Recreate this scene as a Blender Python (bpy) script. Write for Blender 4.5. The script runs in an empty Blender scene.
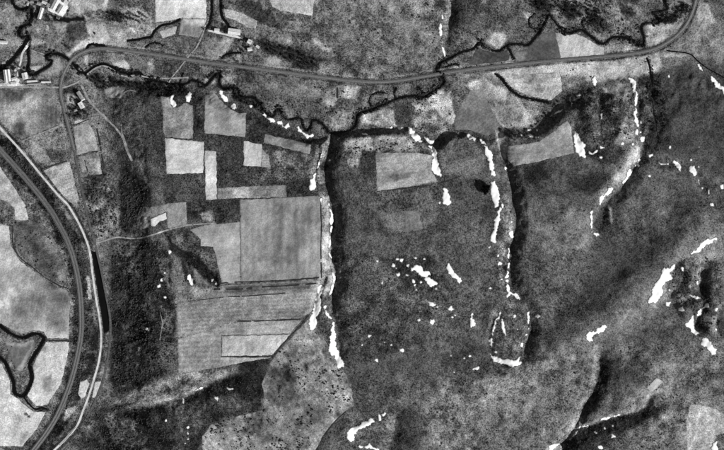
import bpy, math, random
import numpy as np
from mathutils import Vector
from mathutils.geometry import delaunay_2d_cdt

random.seed(7)
RNG = np.random.default_rng(11)
scene = bpy.context.scene
C = scene.collection
S = 2.0                      # metres on the ground per map unit
CX, CY = 362.0, 225.0        # map centre

# ------------------------------------------------------------------ camera, sky, sun, exposure
cam_d = bpy.data.cameras.new('camera')
cam = bpy.data.objects.new('camera', cam_d)
C.objects.link(cam)
ALT = 3000.0
cam.location = (0, 0, ALT)
cam.rotation_euler = (0, 0, 0)
cam_d.sensor_width = 36.0
cam_d.lens = 36.0 * ALT / (724 * S)
cam_d.clip_start = 10.0
cam_d.clip_end = 60000.0
scene.camera = cam

SUN_EL, SUN_AZ = 27.0, 123.0          # azimuth clockwise from +Y: low winter sun from the lower right
world = bpy.data.worlds.new('World')
scene.world = world
world.use_nodes = True
wt = world.node_tree
bg = wt.nodes['Background']
sky = wt.nodes.new('ShaderNodeTexSky')
sky.sky_type = 'NISHITA'
sky.sun_disc = False
sky.sun_elevation = math.radians(SUN_EL)
sky.sun_rotation = math.radians(SUN_AZ)
bw = wt.nodes.new('ShaderNodeRGBToBW')     # black and white film
wt.links.new(sky.outputs[0], bw.inputs[0])
wt.links.new(bw.outputs[0], bg.inputs[0])
bg.inputs[1].default_value = 0.05

sun_d = bpy.data.lights.new('sun', 'SUN')
sun_d.energy = 5.0
sun_d.angle = math.radians(0.5)
sun_d.color = (1, 1, 1)
sun = bpy.data.objects.new('sun', sun_d)
C.objects.link(sun)
a, e = math.radians(SUN_AZ), math.radians(SUN_EL)
sv = Vector((math.sin(a) * math.cos(e), math.cos(a) * math.cos(e), math.sin(e)))
sun.rotation_euler = sv.to_track_quat('Z', 'Y').to_euler()
sun.location = sv * 2000

vs = scene.view_settings
vs.view_transform = 'Standard'
vs.look = 'None'
vs.gamma = 1.0
vs.use_curve_mapping = False
vs.exposure = 0.55
LIT = 1.22                    # display value of a flat lit white under this light and exposure


def alb(v):
    """base colour (grey) of a surface that photographs as grey v (0..255) when flat and sunlit"""
    c = np.clip(np.asarray(v, float) / 255.0, 0.004, 1)
    lin = np.where(c <= 0.04045, c / 12.92, ((c + 0.055) / 1.055) ** 2.4)
    return np.clip(lin / LIT, 0.004, 0.9)


# ------------------------------------------------------------------ noise and map geometry
_LAT = {}


def vnoise(x, y, scale, seed):
    if seed not in _LAT:
        _LAT[seed] = np.random.default_rng(1000 + seed).random((512, 512))
    L = _LAT[seed]
    x = np.asarray(x, float) / scale + 4096.0
    y = np.asarray(y, float) / scale + 4096.0
    xi, yi = np.floor(x).astype(int), np.floor(y).astype(int)
    fx, fy = x - xi, y - yi
    fx, fy = fx * fx * (3 - 2 * fx), fy * fy * (3 - 2 * fy)
    x0, x1, y0, y1 = xi & 511, (xi + 1) & 511, yi & 511, (yi + 1) & 511
    return (L[y0, x0] * (1 - fx) + L[y0, x1] * fx) * (1 - fy) + (L[y1, x0] * (1 - fx) + L[y1, x1] * fx) * fy


def fbm(x, y, scale, seed, octs=4, gain=0.55):
    t, amp, tot = 0, 1.0, 0
    for k in range(octs):
        t = t + amp * (vnoise(x, y, scale / 2 ** k, seed + k) - 0.5)
        tot += amp
        amp *= gain
    return t / tot * 2.0          # about -1..1


def sdf(poly, x, y):
    """signed distance to a polygon, positive inside"""
    P = np.asarray(poly, float)
    d = np.full(np.shape(x), 1e9)
    inside = np.zeros(np.shape(x), bool)
    n = len(P)
    for i in range(n):
        ax, ay = P[i]
        bx, by = P[(i + 1) % n]
        ex, ey = bx - ax, by - ay
        L2 = ex * ex + ey * ey + 1e-12
        t = np.clip(((x - ax) * ex + (y - ay) * ey) / L2, 0, 1)
        d = np.minimum(d, (x - ax - t * ex) ** 2 + (y - ay - t * ey) ** 2)
        c = ((ay > y) != (by > y)) & (x < ex * (y - ay) / (ey if abs(ey) > 1e-12 else 1e-12) + ax)
        inside ^= c
    d = np.sqrt(d)
    return np.where(inside, d, -d)


def ldist(line, x, y):
    """distance to a polyline, side (+1 on the right hand when walking down the map), and arc parameter 0..1"""
    P = np.asarray(line, float)
    seg = np.hypot(*(P[1:] - P[:-1]).T)
    cum = np.concatenate([[0], np.cumsum(seg)])
    best = np.full(np.shape(x), 1e18)
    side = np.zeros(np.shape(x))
    par = np.zeros(np.shape(x))
    for i in range(len(P) - 1):
        ax, ay = P[i]
        ex, ey = P[i + 1] - P[i]
        L2 = ex * ex + ey * ey + 1e-12
        t = np.clip(((x - ax) * ex + (y - ay) * ey) / L2, 0, 1)
        dx, dy = x - ax - t * ex, y - ay - t * ey
        d = dx * dx + dy * dy
        m = d < best
        best = np.where(m, d, best)
        side = np.where(m, np.sign(ex * dy - ey * dx), side)
        par = np.where(m, (cum[i] + t * seg[i]) / cum[-1], par)
    return np.sqrt(best), side, par


def smooth(t):
    t = np.clip(t, 0, 1)
    return t * t * (3 - 2 * t)


def spline(pts, step=1.5):
    """Catmull-Rom through the points"""
    P = [np.array(p, float) for p in pts]
    P = [2 * P[0] - P[1]] + P + [2 * P[-1] - P[-2]]
    out = []
    for i in range(1, len(P) - 2):
        n = max(1, int(np.hypot(*(P[i + 1] - P[i])) / step))
        for k in range(n):
            t = k / n
            out.append(0.5 * (2 * P[i] + (P[i + 1] - P[i - 1]) * t + (2 * P[i - 1] - 5 * P[i] + 4 * P[i + 1] - P[i + 2]) * t * t
                              + (-P[i - 1] + 3 * P[i] - 3 * P[i + 1] + P[i + 2]) * t ** 3))
    out.append(P[-2])
    return np.array(out)


# ------------------------------------------------------------------ the lie of the land (map units)
STREAM = spline([(10, -8), (11, 2), (17, 8), (24, 7.5), (28, 7), (30, 13), (28, 22), (19, 26.5), (16.5, 31), (20, 36), (25, 34), (27, 38),
                 (26, 48), (27, 60), (25.5, 69), (30, 74), (37, 71), (47, 65), (50, 60), (46, 58.5), (44, 55), (48, 53), (58, 53.5), (66, 58),
                 (72, 63), (77, 70), (84, 72), (92, 66.5), (100, 63), (110, 66), (121, 71.5), (130, 72.5), (138, 72), (146, 78), (160, 81),
                 (175, 83), (185, 83), (190, 79.5), (198, 81), (205, 84), (210, 79), (215, 73), (219, 74), (218, 81), (221, 87), (229, 87),
                 (236, 88), (239, 95), (247, 96.5), (253, 97), (258, 103), (265, 112), (272, 116), (275, 110), (278, 108), (281, 115),
                 (288, 119), (296, 117), (301, 119), (302, 125), (306, 130), (310, 125), (312, 119), (320, 122), (328, 131), (335, 133),
                 (345, 132), (353, 127), (356, 120), (358, 113), (370, 109), (385, 103), (400, 97), (415, 95), (424, 96), (432, 91),
                 (440, 86), (444, 80), (438, 72), (436, 67), (440, 62), (450, 57), (462, 51), (473, 48), (480, 41.5), (487, 47), (499, 50),
                 (508, 44), (520, 43), (528, 44), (536, 36), (545, 22), (549, 14), (553, 18), (563, 29), (570, 32), (576, 30), (583, 29),
                 (592, 36), (600, 42), (606, 42), (612, 37), (620, 36), (630, 38), (641, 44), (645, 38), (642, 27), (646, 22), (655, 22),
                 (660, 21), (657, 15), (653, 11), (660, 10), (668, 8), (666, 3), (662, -8)], 1.0)
STREAM_W = spline([(25, 36), (22, 44), (15, 53), (8, 61), (0, 67), (-10, 76)], 1.0)
OXBOW = spline([(-8, 322), (0, 327), (8, 333), (20, 338), (32, 334), (40, 336), (42, 340), (33, 355), (28, 365), (30, 378), (26, 390), (20, 396),
                (13, 393), (12, 383), (8, 373), (3, 362), (-8, 352)], 1.0)
OUTLET = spline([(21, 396), (28, 405), (34, 410), (40, 408.5), (46, 410)], 1.0)
SIDE_DITCH = spline([(496, 73), (503, 79), (510, 88), (520, 95), (535, 99), (550, 102)], 1.0)
EAST_DITCH = spline([(648, 57), (651, 66), (652, 75), (654, 90), (653, 105), (656, 122), (658, 138)], 1.0)
RIM_DITCH = spline([(668, 50), (690, 53), (699, 60), (708, 67), (724, 76), (740, 84)], 1.0)
SLOUGHS = [spline([(371, 106), (369, 100), (372, 94), (380, 91.5), (388, 93)], 1.0), spline([(395, 98), (394, 91), (396, 87)], 1.0),
           spline([(417, 86), (421, 90), (425, 94)], 1.0), spline([(438, 67), (446, 66), (455, 63), (460, 64)], 1.0),
           spline([(508, 46), (511, 52), (515, 59)], 1.0), spline([(539, 28), (531, 26), (530, 18), (536, 12)], 1.0),
           spline([(196, 79), (198, 86), (202, 85), (205, 86)], 1.0), spline([(167, 83), (168, 88), (172, 84)], 1.0),
           spline([(182, 72), (178, 84), (182, 87)], 1.0), spline([(144, 47), (149, 43), (156, 42), (163, 45)], 1.0),
           spline([(126, 40), (135, 39), (145, 37), (150, 36), (154, 30), (160, 25), (172, 22), (180, 18)], 1.0),
           spline([(211, -4), (211, 10), (209, 22), (205, 28)], 1.0), spline([(220, -4), (221, 14), (226, 22), (229, 27)], 1.0),
           spline([(220, 58), (225, 54), (233, 52), (241, 52)], 1.0), spline([(85, 48), (88, 44), (94, 44), (104, 45)], 1.0),
           spline([(585, 27), (582, 22), (586, 17)], 1.0), spline([(605, 28), (601, 24), (603, 18)], 1.0)]

# gully: (points from head to mouth, depth at those points, half width on map-left, on map-right)
GULLIES = [
    ([(330, 128), (331, 140), (327, 155), (325, 172), (327, 190), (333, 208), (333, 225), (331, 245), (332, 262), (336, 278), (332, 296),
      (333, 312), (338, 330), (340, 350), (345, 368)], [14, 16, 17, 17, 17, 17, 17, 17, 17, 17, 16, 14, 11, 8, 0], 9, 11),
    ([(497, 128), (500, 142), (504, 160), (509, 176), (514, 195), (516, 215), (515, 235), (511, 252), (511, 272), (514, 290), (523, 300),
      (530, 312), (531, 330), (526, 352), (521, 364)], [10, 12, 14, 14, 14, 14, 14, 14, 13, 12, 11, 10, 10, 9, 4], 13, 9),
    ([(500, 300), (492, 325), (489, 350), (500, 363), (520, 366)], [0, 4, 5, 5, 2], 3, 6),
    ([(640, 66), (638, 85), (638, 105), (640, 125), (644, 145), (640, 160), (632, 174), (620, 190), (609, 201), (604, 214), (599, 236)],
     [6, 7, 8, 8, 9, 11, 12, 12, 11, 9, 2], 12, 10),
    ([(612, 200), (612, 212), (616, 228)], [7, 6, 0], 6, 9),
    ([(655, 78), (654, 95), (657, 115), (660, 138), (650, 152)], [5, 6, 7, 6, 5], 6, 9),
    ([(646, 152), (660, 162), (674, 163), (688, 166), (697, 176), (704, 190), (713, 208)], [7, 6, 5, 4, 4, 3, 0], 7, 6),
    ([(603, 330), (600, 345), (601, 360), (598, 380), (594, 393), (586, 405), (580, 420), (575, 430), (566, 440), (556, 448), (545, 460)],
     [0, 4, 8, 11, 13, 14, 13, 13, 12, 12, 12], 7, 11),
    ([(658, 386), (650, 399), (641, 410), (622, 415), (604, 421), (588, 427), (575, 431)], [0, 7, 10, 11, 12, 12, 12], 4, 15),
    ([(401, 404), (397, 418), (394, 432), (391, 450), (389, 470)], [0, 6, 9, 10, 10], 14, 16),
    ([(250, 372), (236, 376), (216, 381), (200, 389), (184, 398), (164, 405), (142, 408), (120, 414), (100, 424)],
     [3, 10, 13, 14, 14, 12, 9, 5, 0], 5, 22, 1),
    ([(446, -20), (450, -2), (453, 12), (449, 24), (448, 40), (446, 56)], [9, 11, 12, 9, 6, 2], 6, 9, 1),
    ([(530, 6), (540, 14), (552, 10), (566, 18)], [2, 4, 4, 2], 5, 5, 1), ([(585, 8), (590, 20), (600, 28)], [2, 4, 2], 5, 5, 1), ([(640, 4), (648, 14), (662, 20)], [2, 4, 3], 5, 5, 1),
    ([(162, 232), (172, 246), (186, 255), (203, 268), (213, 278), (219, 287)], [7, 7, 6, 6, 7, 0], 5, 6, 1),
    ([(181, 252), (187, 264), (190, 276), (195, 287)], [4, 5, 5, 0], 3, 5),
    ([(347, 432), (360, 424), (374, 418), (386, 412)], [1, 2, 1, 0], 4, 6),
    ([(709, 256), (704, 270), (701, 285), (703, 297)], [0, 7, 8, 4], 6, 10),
    ([(672, 270), (666, 284), (668, 294), (680, 303), (690, 298)], [0, 5, 7, 7, 3], 7, 7),
    ([(708, 300), (700, 313), (696, 326), (699, 337)], [4, 8, 9, 0], 5, 10),
    ([(722, 306), (718, 320), (719, 334), (726, 342)], [4, 6, 6, 3], 5, 9),
    ([(591, 68), (594, 78), (590, 90), (580, 98), (574, 104)], [4, 5, 5, 6, 6], 5, 5),
    ([(604, 84), (600, 100), (599, 118), (596, 130)], [5, 5, 4, 0], 6, 8),
    ([(575, 128), (580, 148), (596, 152), (612, 150)], [5, 5, 4, 0], 5, 8),
    ([(425, 135), (432, 146), (434, 160), (440, 180)], [8, 7, 4, 0], 5, 4),
    ([(172, 82), (173, 95), (173, 110)], [8, 6, 0], 5, 5), ([(188, 82), (190, 92), (189, 106)], [8, 6, 0], 5, 5),
    ([(319, 140), (318, 160), (312, 188)], [6, 6, 0], 4, 5), ([(326, 276), (317, 300), (312, 332)], [6, 6, 0], 6, 6),
]
RIDGES = [([(545, 352), (590, 322), (625, 298), (655, 268), (690, 236), (730, 212)], 11, 34), ([(455, 400), (495, 378), (545, 356), (580, 350)], 7, 26),
          ([(610, 420), (650, 372), (690, 350), (740, 340)], 8, 30), ([(696, 262), (690, 280), (684, 292)], 6, 9), ([(712, 268), (712, 290), (708, 318)], 6, 9), ([(676, 292), (684, 310), (690, 322)], 5, 8),
          ([(606, 92), (614, 108), (620, 122), (626, 140)], 9, 11), ([(584, 104), (590, 120), (594, 138)], 6, 10), ([(560, 205), (580, 230), (570, 262)], 5, 26), ([(365, 300), (400, 330), (440, 340)], 6, 30), ([(670, 110), (690, 130), (690, 160)], 5, 30)]
VALLEY = [(-9999, -9999), (9999, -9999), (9999, 60), (740, 72), (712, 66), (698, 58), (680, 62), (655, 72), (640, 72), (612, 79), (590, 80), (574, 86), (562, 94),
          (555, 110), (540, 124), (531, 130), (516, 127), (504, 130), (498, 136), (489, 140), (480, 137), (468, 130), (455, 131), (446, 136), (437, 143),
          (426, 138), (410, 126), (395, 127), (365, 129), (348, 130), (336, 131), (324, 138), (306, 138), (290, 132), (275, 125), (262, 117), (250, 109),
          (234, 103), (218, 96), (200, 90), (185, 87), (165, 87), (130, 82), (110, 82), (98, 90), (104, 115), (112, 150), (118, 185), (119, 220), (112, 242),
          (108, 262), (109, 300), (110, 340), (106, 380), (112, 402), (116, 420), (100, 440), (92, 500), (90, 9999), (-9999, 9999)]


def stream_w(x):
    return np.interp(x, [0, 60, 140, 180, 250, 290, 340, 440, 520, 600, 660], [2.5, 2.7, 2.4, 1.9, 1.8, 1.2, 1.4, 1.7, 1.6, 1.9, 1.7])


def window(x, y, pts, m):
    P = np.asarray(pts, float)
    return (x > P[:, 0].min() - m) & (x < P[:, 0].max() + m) & (y > P[:, 1].min() - m) & (y < P[:, 1].max() + m)


def height(x, y):
    """ground height in metres at map points"""
    x = np.asarray(x, float)
    y = np.asarray(y, float)
    wx = x + 2.6 * fbm(x, y, 15, 20, 4, 0.65)
    wy = y + 2.6 * fbm(x, y, 15, 30, 4, 0.65)
    rill = 0.6 * fbm(x, y, 13, 300, 3, 0.7) + 0.6 * fbm(x, y, 4.5, 305, 2, 0.6)
    drop = np.zeros(x.shape)
    s = sdf(VALLEY, wx, wy)
    steep = np.interp(x, [110, 150, 190, 230, 310, 340, 480, 560, 620, 700], [30, 16, 13, 13, 11, 9, 8, 13, 40, 55])
    wt = smooth((178 - x) / 50) * smooth((y - 96) / 40)
    steep = steep * (1 - wt) + 56 * wt
    q = smooth((s + steep) / steep)
    drop = 13.0 * np.clip(q + 0.5 * rill * q * (1 - q) * 2.0, 0, 1)
    for pts, dep, wl, wr, *add in GULLIES:
        m = window(wx, wy, pts, max(wl, wr * 1.3) + 2)
        if not m.any():
            continue
        line = spline(pts, 2.5)
        d, sd, par = ldist(line, wx[m], wy[m])
        P = np.asarray(pts, float)
        u = np.concatenate([[0], np.cumsum(np.hypot(*(P[1:] - P[:-1]).T))])
        dd = np.interp(par, u / u[-1], dep)
        w = np.where(sd < 0, wr * 1.3, wl)        # walking down the map the right of the page is the left hand
        prof = np.clip(1 - d / w, 0, 1)
        prof = np.where(sd < 0, prof ** 1.4, 0.75 * prof + 0.25 * smooth(prof))      # the far wall rounds off towards the mesa top
        prof = np.clip(prof + np.where(sd < 0, 0.36, 0.42) * rill[m] * prof * (1 - prof) * 2.2, 0, 1.05)
        drop[m] = drop[m] + dd * prof if add else np.maximum(drop[m], dd * prof)
    h = -drop
    for pts, ht, w in RIDGES:
        m = window(wx, wy, pts, w)
        d, _, par = ldist(spline(pts, 4), wx[m], wy[m])
        h[m] += ht * smooth(1 - d / w) * smooth(par * 6) * smooth((1 - par) * 6)
    h = h + 1.6 * fbm(x, y, 17, 390, 3, 0.7) * smooth((sdf([(420, 372), (560, 340), (600, 300), (700, 230), (800, 220), (800, 520), (400, 520)], x, y) + 10) / 30)
    far = np.hypot(np.maximum(np.abs(x - CX) - 430, 0), np.maximum(np.abs(y - CY) - 300, 0))
    h = h + 12.0 * fbm(x, y, 84, 330, 4) * (1 - q) * (1 - 0.7 * smooth((sdf([(150, 90), (330, 120), (480, 140), (505, 200), (505, 330), (440, 360), (330, 350), (170, 380)], x, y) + 20) / 40)) + 3.0 * fbm(x, y, 120, 40, 3) + 0.5 * fbm(x, y, 22, 50, 3)
    h = h + 0.75 * fbm(x, y, 6, 60, 3) * (1 + 0.9 * np.clip(drop / 6, 0, 1) * np.clip((13 - drop) / 3, 0, 1))
    for ln, w, dep in [(STREAM, None, 2.0), (STREAM_W, 1.6, 2.2), (OXBOW, 1.3, 2.2), (OUTLET, 0.9, 1.4), (SIDE_DITCH, 1.2, 1.8), (EAST_DITCH, 1.0, 1.4), (RIM_DITCH, 0.8, 1.2)] + [(q, 1.1 if k_ in (10, 11, 12, 14) else 0.6, 1.3) for k_, q in enumerate(SLOUGHS)]:
        m = window(x, y, ln, 5)
        if m.any():
            d, _, _ = ldist(ln[::2] if len(ln) > 60 else ln, x[m], y[m])
            ww = stream_w(x[m]) * 0.42 if w is None else w
            h[m] -= dep * (1 - smooth((d - ww) / 1.2))
    m = sdf(POND, x, y) if window(x, y, POND, 3).any() else None
    if m is not None:
        h = h - 2.0 * smooth((m + 0.6) / 1.2)
    return h + 0.02 * np.minimum(far, 3000) * 0.3


POND = [(90, 251), (94.5, 252), (98, 265), (101, 279), (104, 292), (106.5, 304), (107.5, 318), (107.5, 331), (102.5, 334), (100.5, 316), (97.5, 300), (94.5, 280), (92, 264)]

# ground grid: one sheet, 2 m cells in view, widening to the horizon
def axis(lo, hi, c):
    core = np.arange(lo, hi + 0.001, 1.0)
    g = np.concatenate([np.arange(1, 61) * 3.0, 180 + np.cumsum(1.35 ** np.arange(1, 26) * 3.0)])
    return np.concatenate([(lo - g)[::-1], core, hi + g])


GX, GY = axis(-26, 750, CX), axis(-26, 476, CY)
MX, MY = np.meshgrid(GX, GY)
HH = height(MX, MY)
IX0, IY0 = int(np.argmin(np.abs(GX + 26))), int(np.argmin(np.abs(GY + 26)))


def ground(x, y):
    """height of the built ground sheet (bilinear) at map points inside the fine area"""
    x = np.clip(np.asarray(x, float), -25.9, 749.9)
    y = np.clip(np.asarray(y, float), -25.9, 475.9)
    fx, fy = x + 26, y + 26
    i, j = np.floor(fx).astype(int), np.floor(fy).astype(int)
    fx, fy = fx - i, fy - j
    i, j = i + IX0, j + IY0
    return (HH[j, i] * (1 - fx) + HH[j, i + 1] * fx) * (1 - fy) + (HH[j + 1, i] * (1 - fx) + HH[j + 1, i + 1] * fx) * fy


def W(x, y, z):
    return ((x - CX) * S, (CY - y) * S, z)


# ------------------------------------------------------------------ materials (grey, as on black and white film)
def mat_cover(name, fine=0.55, bump=0.35, scale=0.28):
    """ground cover: the grey of each plot from the 'tone' attribute, broken up by grain at plant size"""
    m = bpy.data.materials.new(name)
    m.use_nodes = True
    t = m.node_tree
    b = t.nodes['Principled BSDF']
    b.inputs['Roughness'].default_value = 0.95
    b.inputs['Specular IOR Level'].default_value = 0.05
    at = t.nodes.new('ShaderNodeAttribute')
    at.attribute_name = 'tone'
    gr = t.nodes.new('ShaderNodeAttribute')
    gr.attribute_name = 'grain'
    tc = t.nodes.new('ShaderNodeTexCoord')
    n1 = t.nodes.new('ShaderNodeTexNoise')
    n1.inputs['Scale'].default_value = scale
    n1.inputs['Detail'].default_value = 1.2
    n1.inputs['Roughness'].default_value = 0.75
    t.links.new(tc.outputs['Object'], n1.inputs['Vector'])
    r = t.nodes.new('ShaderNodeMapRange')
    r.inputs['From Min'].default_value = 0.36
    r.inputs['From Max'].default_value = 0.64
    r.inputs['To Min'].default_value = -1
    r.inputs['To Max'].default_value = 1
    t.links.new(n1.outputs['Fac'], r.inputs['Value'])
    mu = t.nodes.new('ShaderNodeMath')
    mu.operation = 'MULTIPLY'
    t.links.new(r.outputs[0], mu.inputs[0])
    mn = t.nodes.new('ShaderNodeMath')
    mn.operation = 'MINIMUM'
    mn.inputs[1].default_value = 1.3
    t.links.new(gr.outputs['Fac'], mn.inputs[0])
    t.links.new(mn.outputs[0], mu.inputs[1])
    m2 = t.nodes.new('ShaderNodeMath')
    m2.operation = 'MULTIPLY_ADD'
    m2.inputs[1].default_value = fine
    m2.inputs[2].default_value = 1.0
    t.links.new(mu.outputs[0], m2.inputs[0])
    m3 = t.nodes.new('ShaderNodeMath')
    m3.operation = 'MULTIPLY'
    m3.use_clamp = True
    t.links.new(m2.outputs[0], m3.inputs[0])
    t.links.new(at.outputs['Fac'], m3.inputs[1])
    cb = t.nodes.new('ShaderNodeCombineColor')
    for k in range(3):
        t.links.new(m3.outputs[0], cb.inputs[k])
    t.links.new(cb.outputs[0], b.inputs['Base Color'])
    bp = t.nodes.new('ShaderNodeBump')
    bp.inputs['Strength'].default_value = bump
    bp.inputs['Distance'].default_value = 1.0
    t.links.new(n1.outputs['Fac'], bp.inputs['Height'])
    t.links.new(bp.outputs[0], b.inputs['Normal'])
    return m


def mat_plain(name, v, rough=0.9, var=0.25, scale=0.5, spec=0.1):
    m = bpy.data.materials.new(name)
    m.use_nodes = True
    t = m.node_tree
    b = t.nodes['Principled BSDF']
    b.inputs['Roughness'].default_value = rough
    b.inputs['Specular IOR Level'].default_value = spec
    g = float(alb(v))
    tc = t.nodes.new('ShaderNodeTexCoord')
    n = t.nodes.new('ShaderNodeTexNoise')
    n.inputs['Scale'].default_value = scale
    n.inputs['Detail'].default_value = 4
    t.links.new(tc.outputs['Object'], n.inputs['Vector'])
    r = t.nodes.new('ShaderNodeMapRange')
    r.inputs['From Min'].default_value = 0.3
    r.inputs['From Max'].default_value = 0.7
    r.inputs['To Min'].default_value = max(0.003, g * (1 - var))
    r.inputs['To Max'].default_value = min(0.92, g * (1 + var))
    t.links.new(n.outputs['Fac'], r.inputs['Value'])
    cb = t.nodes.new('ShaderNodeCombineColor')
    for k in range(3):
        t.links.new(r.outputs[0], cb.inputs[k])
    t.links.new(cb.outputs[0], b.inputs['Base Color'])
    return m


M_GROUND = mat_cover('ground_cover', 0.54, 0.8, 0.38)
M_FIELD = mat_cover('field_soil', 0.30, 0.3, 0.40)
M_WATER = mat_plain('dark_water', 14, 0.12, 0.3, 0.05, 0.35)
M_SNOW = bpy.data.materials.new('snow')
M_SNOW.use_nodes = True
_t = M_SNOW.node_tree
_b = _t.nodes['Principled BSDF']
_b.inputs['Roughness'].default_value = 0.75
_b.inputs['Specular IOR Level'].default_value = 0.1
_at = _t.nodes.new('ShaderNodeAttribute')
_at.attribute_name = 'cover'                   # thin, patchy snow at the margins lets the dark turf through
_tc = _t.nodes.new('ShaderNodeTexCoord')
_n = _t.nodes.new('ShaderNodeTexNoise')
_n.inputs['Scale'].default_value = 0.42
_n.inputs['Detail'].default_value = 4
_n.inputs['Roughness'].default_value = 0.7
_t.links.new(_tc.outputs['Object'], _n.inputs['Vector'])
_ad = _t.nodes.new('ShaderNodeMath')
_ad.operation = 'ADD'
_t.links.new(_at.outputs['Fac'], _ad.inputs[0])
_t.links.new(_n.outputs['Fac'], _ad.inputs[1])
_r = _t.nodes.new('ShaderNodeMapRange')
_r.inputs['From Min'].default_value = 0.72
_r.inputs['From Max'].default_value = 1.12
_r.inputs['To Min'].default_value = 0.07
_r.inputs['To Max'].default_value = 0.84
_t.links.new(_ad.outputs[0], _r.inputs['Value'])
_c = _t.nodes.new('ShaderNodeCombineColor')
for _k in range(3):
    _t.links.new(_r.outputs[0], _c.inputs[_k])
_t.links.new(_c.outputs[0], _b.inputs['Base Color'])
M_ROAD = mat_plain('pale_road', 205, 0.9, 0.25, 0.1)
M_TRACKROAD = mat_plain('dirt_track', 148, 0.95, 0.5, 0.15)
M_GRADE = mat_plain('railway_formation', 88, 0.95, 0.4, 0.3)
M_BALLAST = mat_plain('ballast', 138, 0.95, 0.3, 0.4)
M_RAIL = mat_plain('rail_steel', 150, 0.4, 0.1, 1.0, 0.5)
M_SLEEPER = mat_plain('sleeper_wood', 70, 0.9, 0.3, 1.0)
M_DITCH = mat_plain('ditch_soil', 50, 0.95, 0.5, 0.2)
M_ROOF_W = mat_plain('white_roof', 212, 0.7, 0.22, 0.35)
M_ROOF_G = mat_plain('grey_roof', 150, 0.8, 0.15, 0.4)
M_ROOF_D = mat_plain('dark_roof', 105, 0.8, 0.2, 0.4)
M_WALL = mat_plain('plaster_wall', 200, 0.9, 0.1, 0.6)
M_DARK = mat_plain('dark_opening', 30, 0.6, 0.1, 1.0)
M_BARK = mat_plain('bark', 60, 0.95, 0.3, 2.0)
M_YARD = mat_plain('bare_yard', 205, 0.95, 0.22, 0.12)


def leaf_mat(name, v):
    m = mat_plain(name, v, 0.95, 0.6, 0.6, 0.05)
    return m


M_LEAF = leaf_mat('dark_foliage', 40)
M_LEAF2 = leaf_mat('grey_foliage', 50)
M_BLACKLEAF = leaf_mat('black_foliage', 18)
M_SHRUB = leaf_mat('shrub_foliage', 58)
M_SAGE = leaf_mat('sage_foliage', 66)


# ------------------------------------------------------------------ mesh helpers
def tag(o, label=None, cat=None, group=None, kind=None):
    if label:
        o['label'] = label
    if cat:
        o['category'] = cat
    if group:
        o['group'] = group
    if kind:
        o['kind'] = kind
    return o


def mesh_obj(name, verts, faces, mat, parent=None, smooth_f=False, attrs=None):
    me = bpy.data.meshes.new(name)
    me.from_pydata([tuple(v) for v in verts], [], [tuple(f) for f in faces])
    if attrs:
        for k, arr in attrs.items():
            at = me.attributes.new(k, 'FLOAT', 'POINT')
            at.data.foreach_set('value', np.asarray(arr, np.float32))
    me.materials.append(mat)
    if smooth_f:
        me.polygons.foreach_set('use_smooth', np.ones(len(me.polygons), bool))
    me.update()
    o = bpy.data.objects.new(name, me)
    C.objects.link(o)
    if parent:
        o.parent = parent
    return o


def empty(name, loc, rz=0.0):
    o = bpy.data.objects.new(name, None)
    o.location = loc
    o.rotation_euler = (0, 0, rz)
    C.objects.link(o)
    return o


def sheet_points(poly, jitter, step):
    """ragged outline of a polygon in map units"""
    P = np.asarray(poly, float)
    out = []
    for i in range(len(P)):
        p, q = P[i], P[(i + 1) % len(P)]
        n = max(1, int(round(np.hypot(*(q - p)) / step)))
        for k in range(n):
            out.append(p + (q - p) * k / n)
    out = np.array(out)
    out[:, 0] += jitter * fbm(out[:, 0], out[:, 1], 4, 70, 3)
    out[:, 1] += jitter * fbm(out[:, 0], out[:, 1], 4, 80, 3)
    return out


def triangulate(poly, jitter=0.5, step=1.0):
    B = sheet_points(poly, jitter, step)
    x0, y0 = np.floor(B.min(0))
    x1, y1 = np.ceil(B.max(0))
    gx, gy = np.meshgrid(np.arange(x0, x1 + 1), np.arange(y0, y1 + 1))
    gx, gy = gx.ravel(), gy.ravel()
    s = sdf(B, gx, gy)
    k = s > 0.35
    pts = np.vstack([B, np.stack([gx[k], gy[k]], 1)])
    nb = len(B)
    v, _, f, ov, _, _ = delaunay_2d_cdt([Vector(p) for p in pts], [(i, (i + 1) % nb) for i in range(nb)], [], 1, 1e-4)
    v = np.array([(p.x, p.y) for p in v])
    edge = np.minimum(np.abs(sdf(B, v[:, 0], v[:, 1])), 99)
    return v, [tuple(reversed(q)) for q in f], edge


# ------------------------------------------------------------------ ground tones (what grows there, plus painted slope shade)
exec_paint = []
exec_lines = []
def L_(v, half, soft, ln):
    exec_lines.append((v, half, soft, ln))


def P_(v, soft, pts, grain=None):
    exec_paint.append((v, soft, pts, grain))


# grey of vegetation and soil, some slopes with painted light and shade; last figure is how rough the cover is
P_(100, 10, [(-400, -400), (1100, -400), (1100, 60), (700, 58), (600, 80), (500, 120), (440, 135), (320, 132), (230, 98), (120, 84), (95, 90), (115, 170), (118, 240), (107, 300), (107, 380), (115, 415), (90, 850), (-400, 850)], 1.5)
P_(108, 8, [(225, -40), (446, -40), (449, 58), (430, 70), (350, 76), (240, 62), (232, 40)], 1.7)
P_(104, 6, [(310, 20), (380, 25), (370, 55), (320, 60)], 1.6)
P_(62, 4, [(228, 2), (262, 0), (272, 12), (282, 28), (262, 24), (240, 10)], 1.2)
P_(55, 6, [(262, 38), (290, 45), (322, 58), (318, 68), (296, 66), (268, 52), (248, 38)], 2.0)
P_(160, 3, [(276, 32), (281, 36), (290, 40), (294, 44), (288, 41), (278, 37)], 1.2)
P_(165, 3, [(312, 38), (322, 41), (330, 48), (328, 52), (320, 48), (314, 42)], 1.2)
P_(150, 3, [(258, 0), (264, 0), (267, 8), (262, 7)], 1.2)
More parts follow.
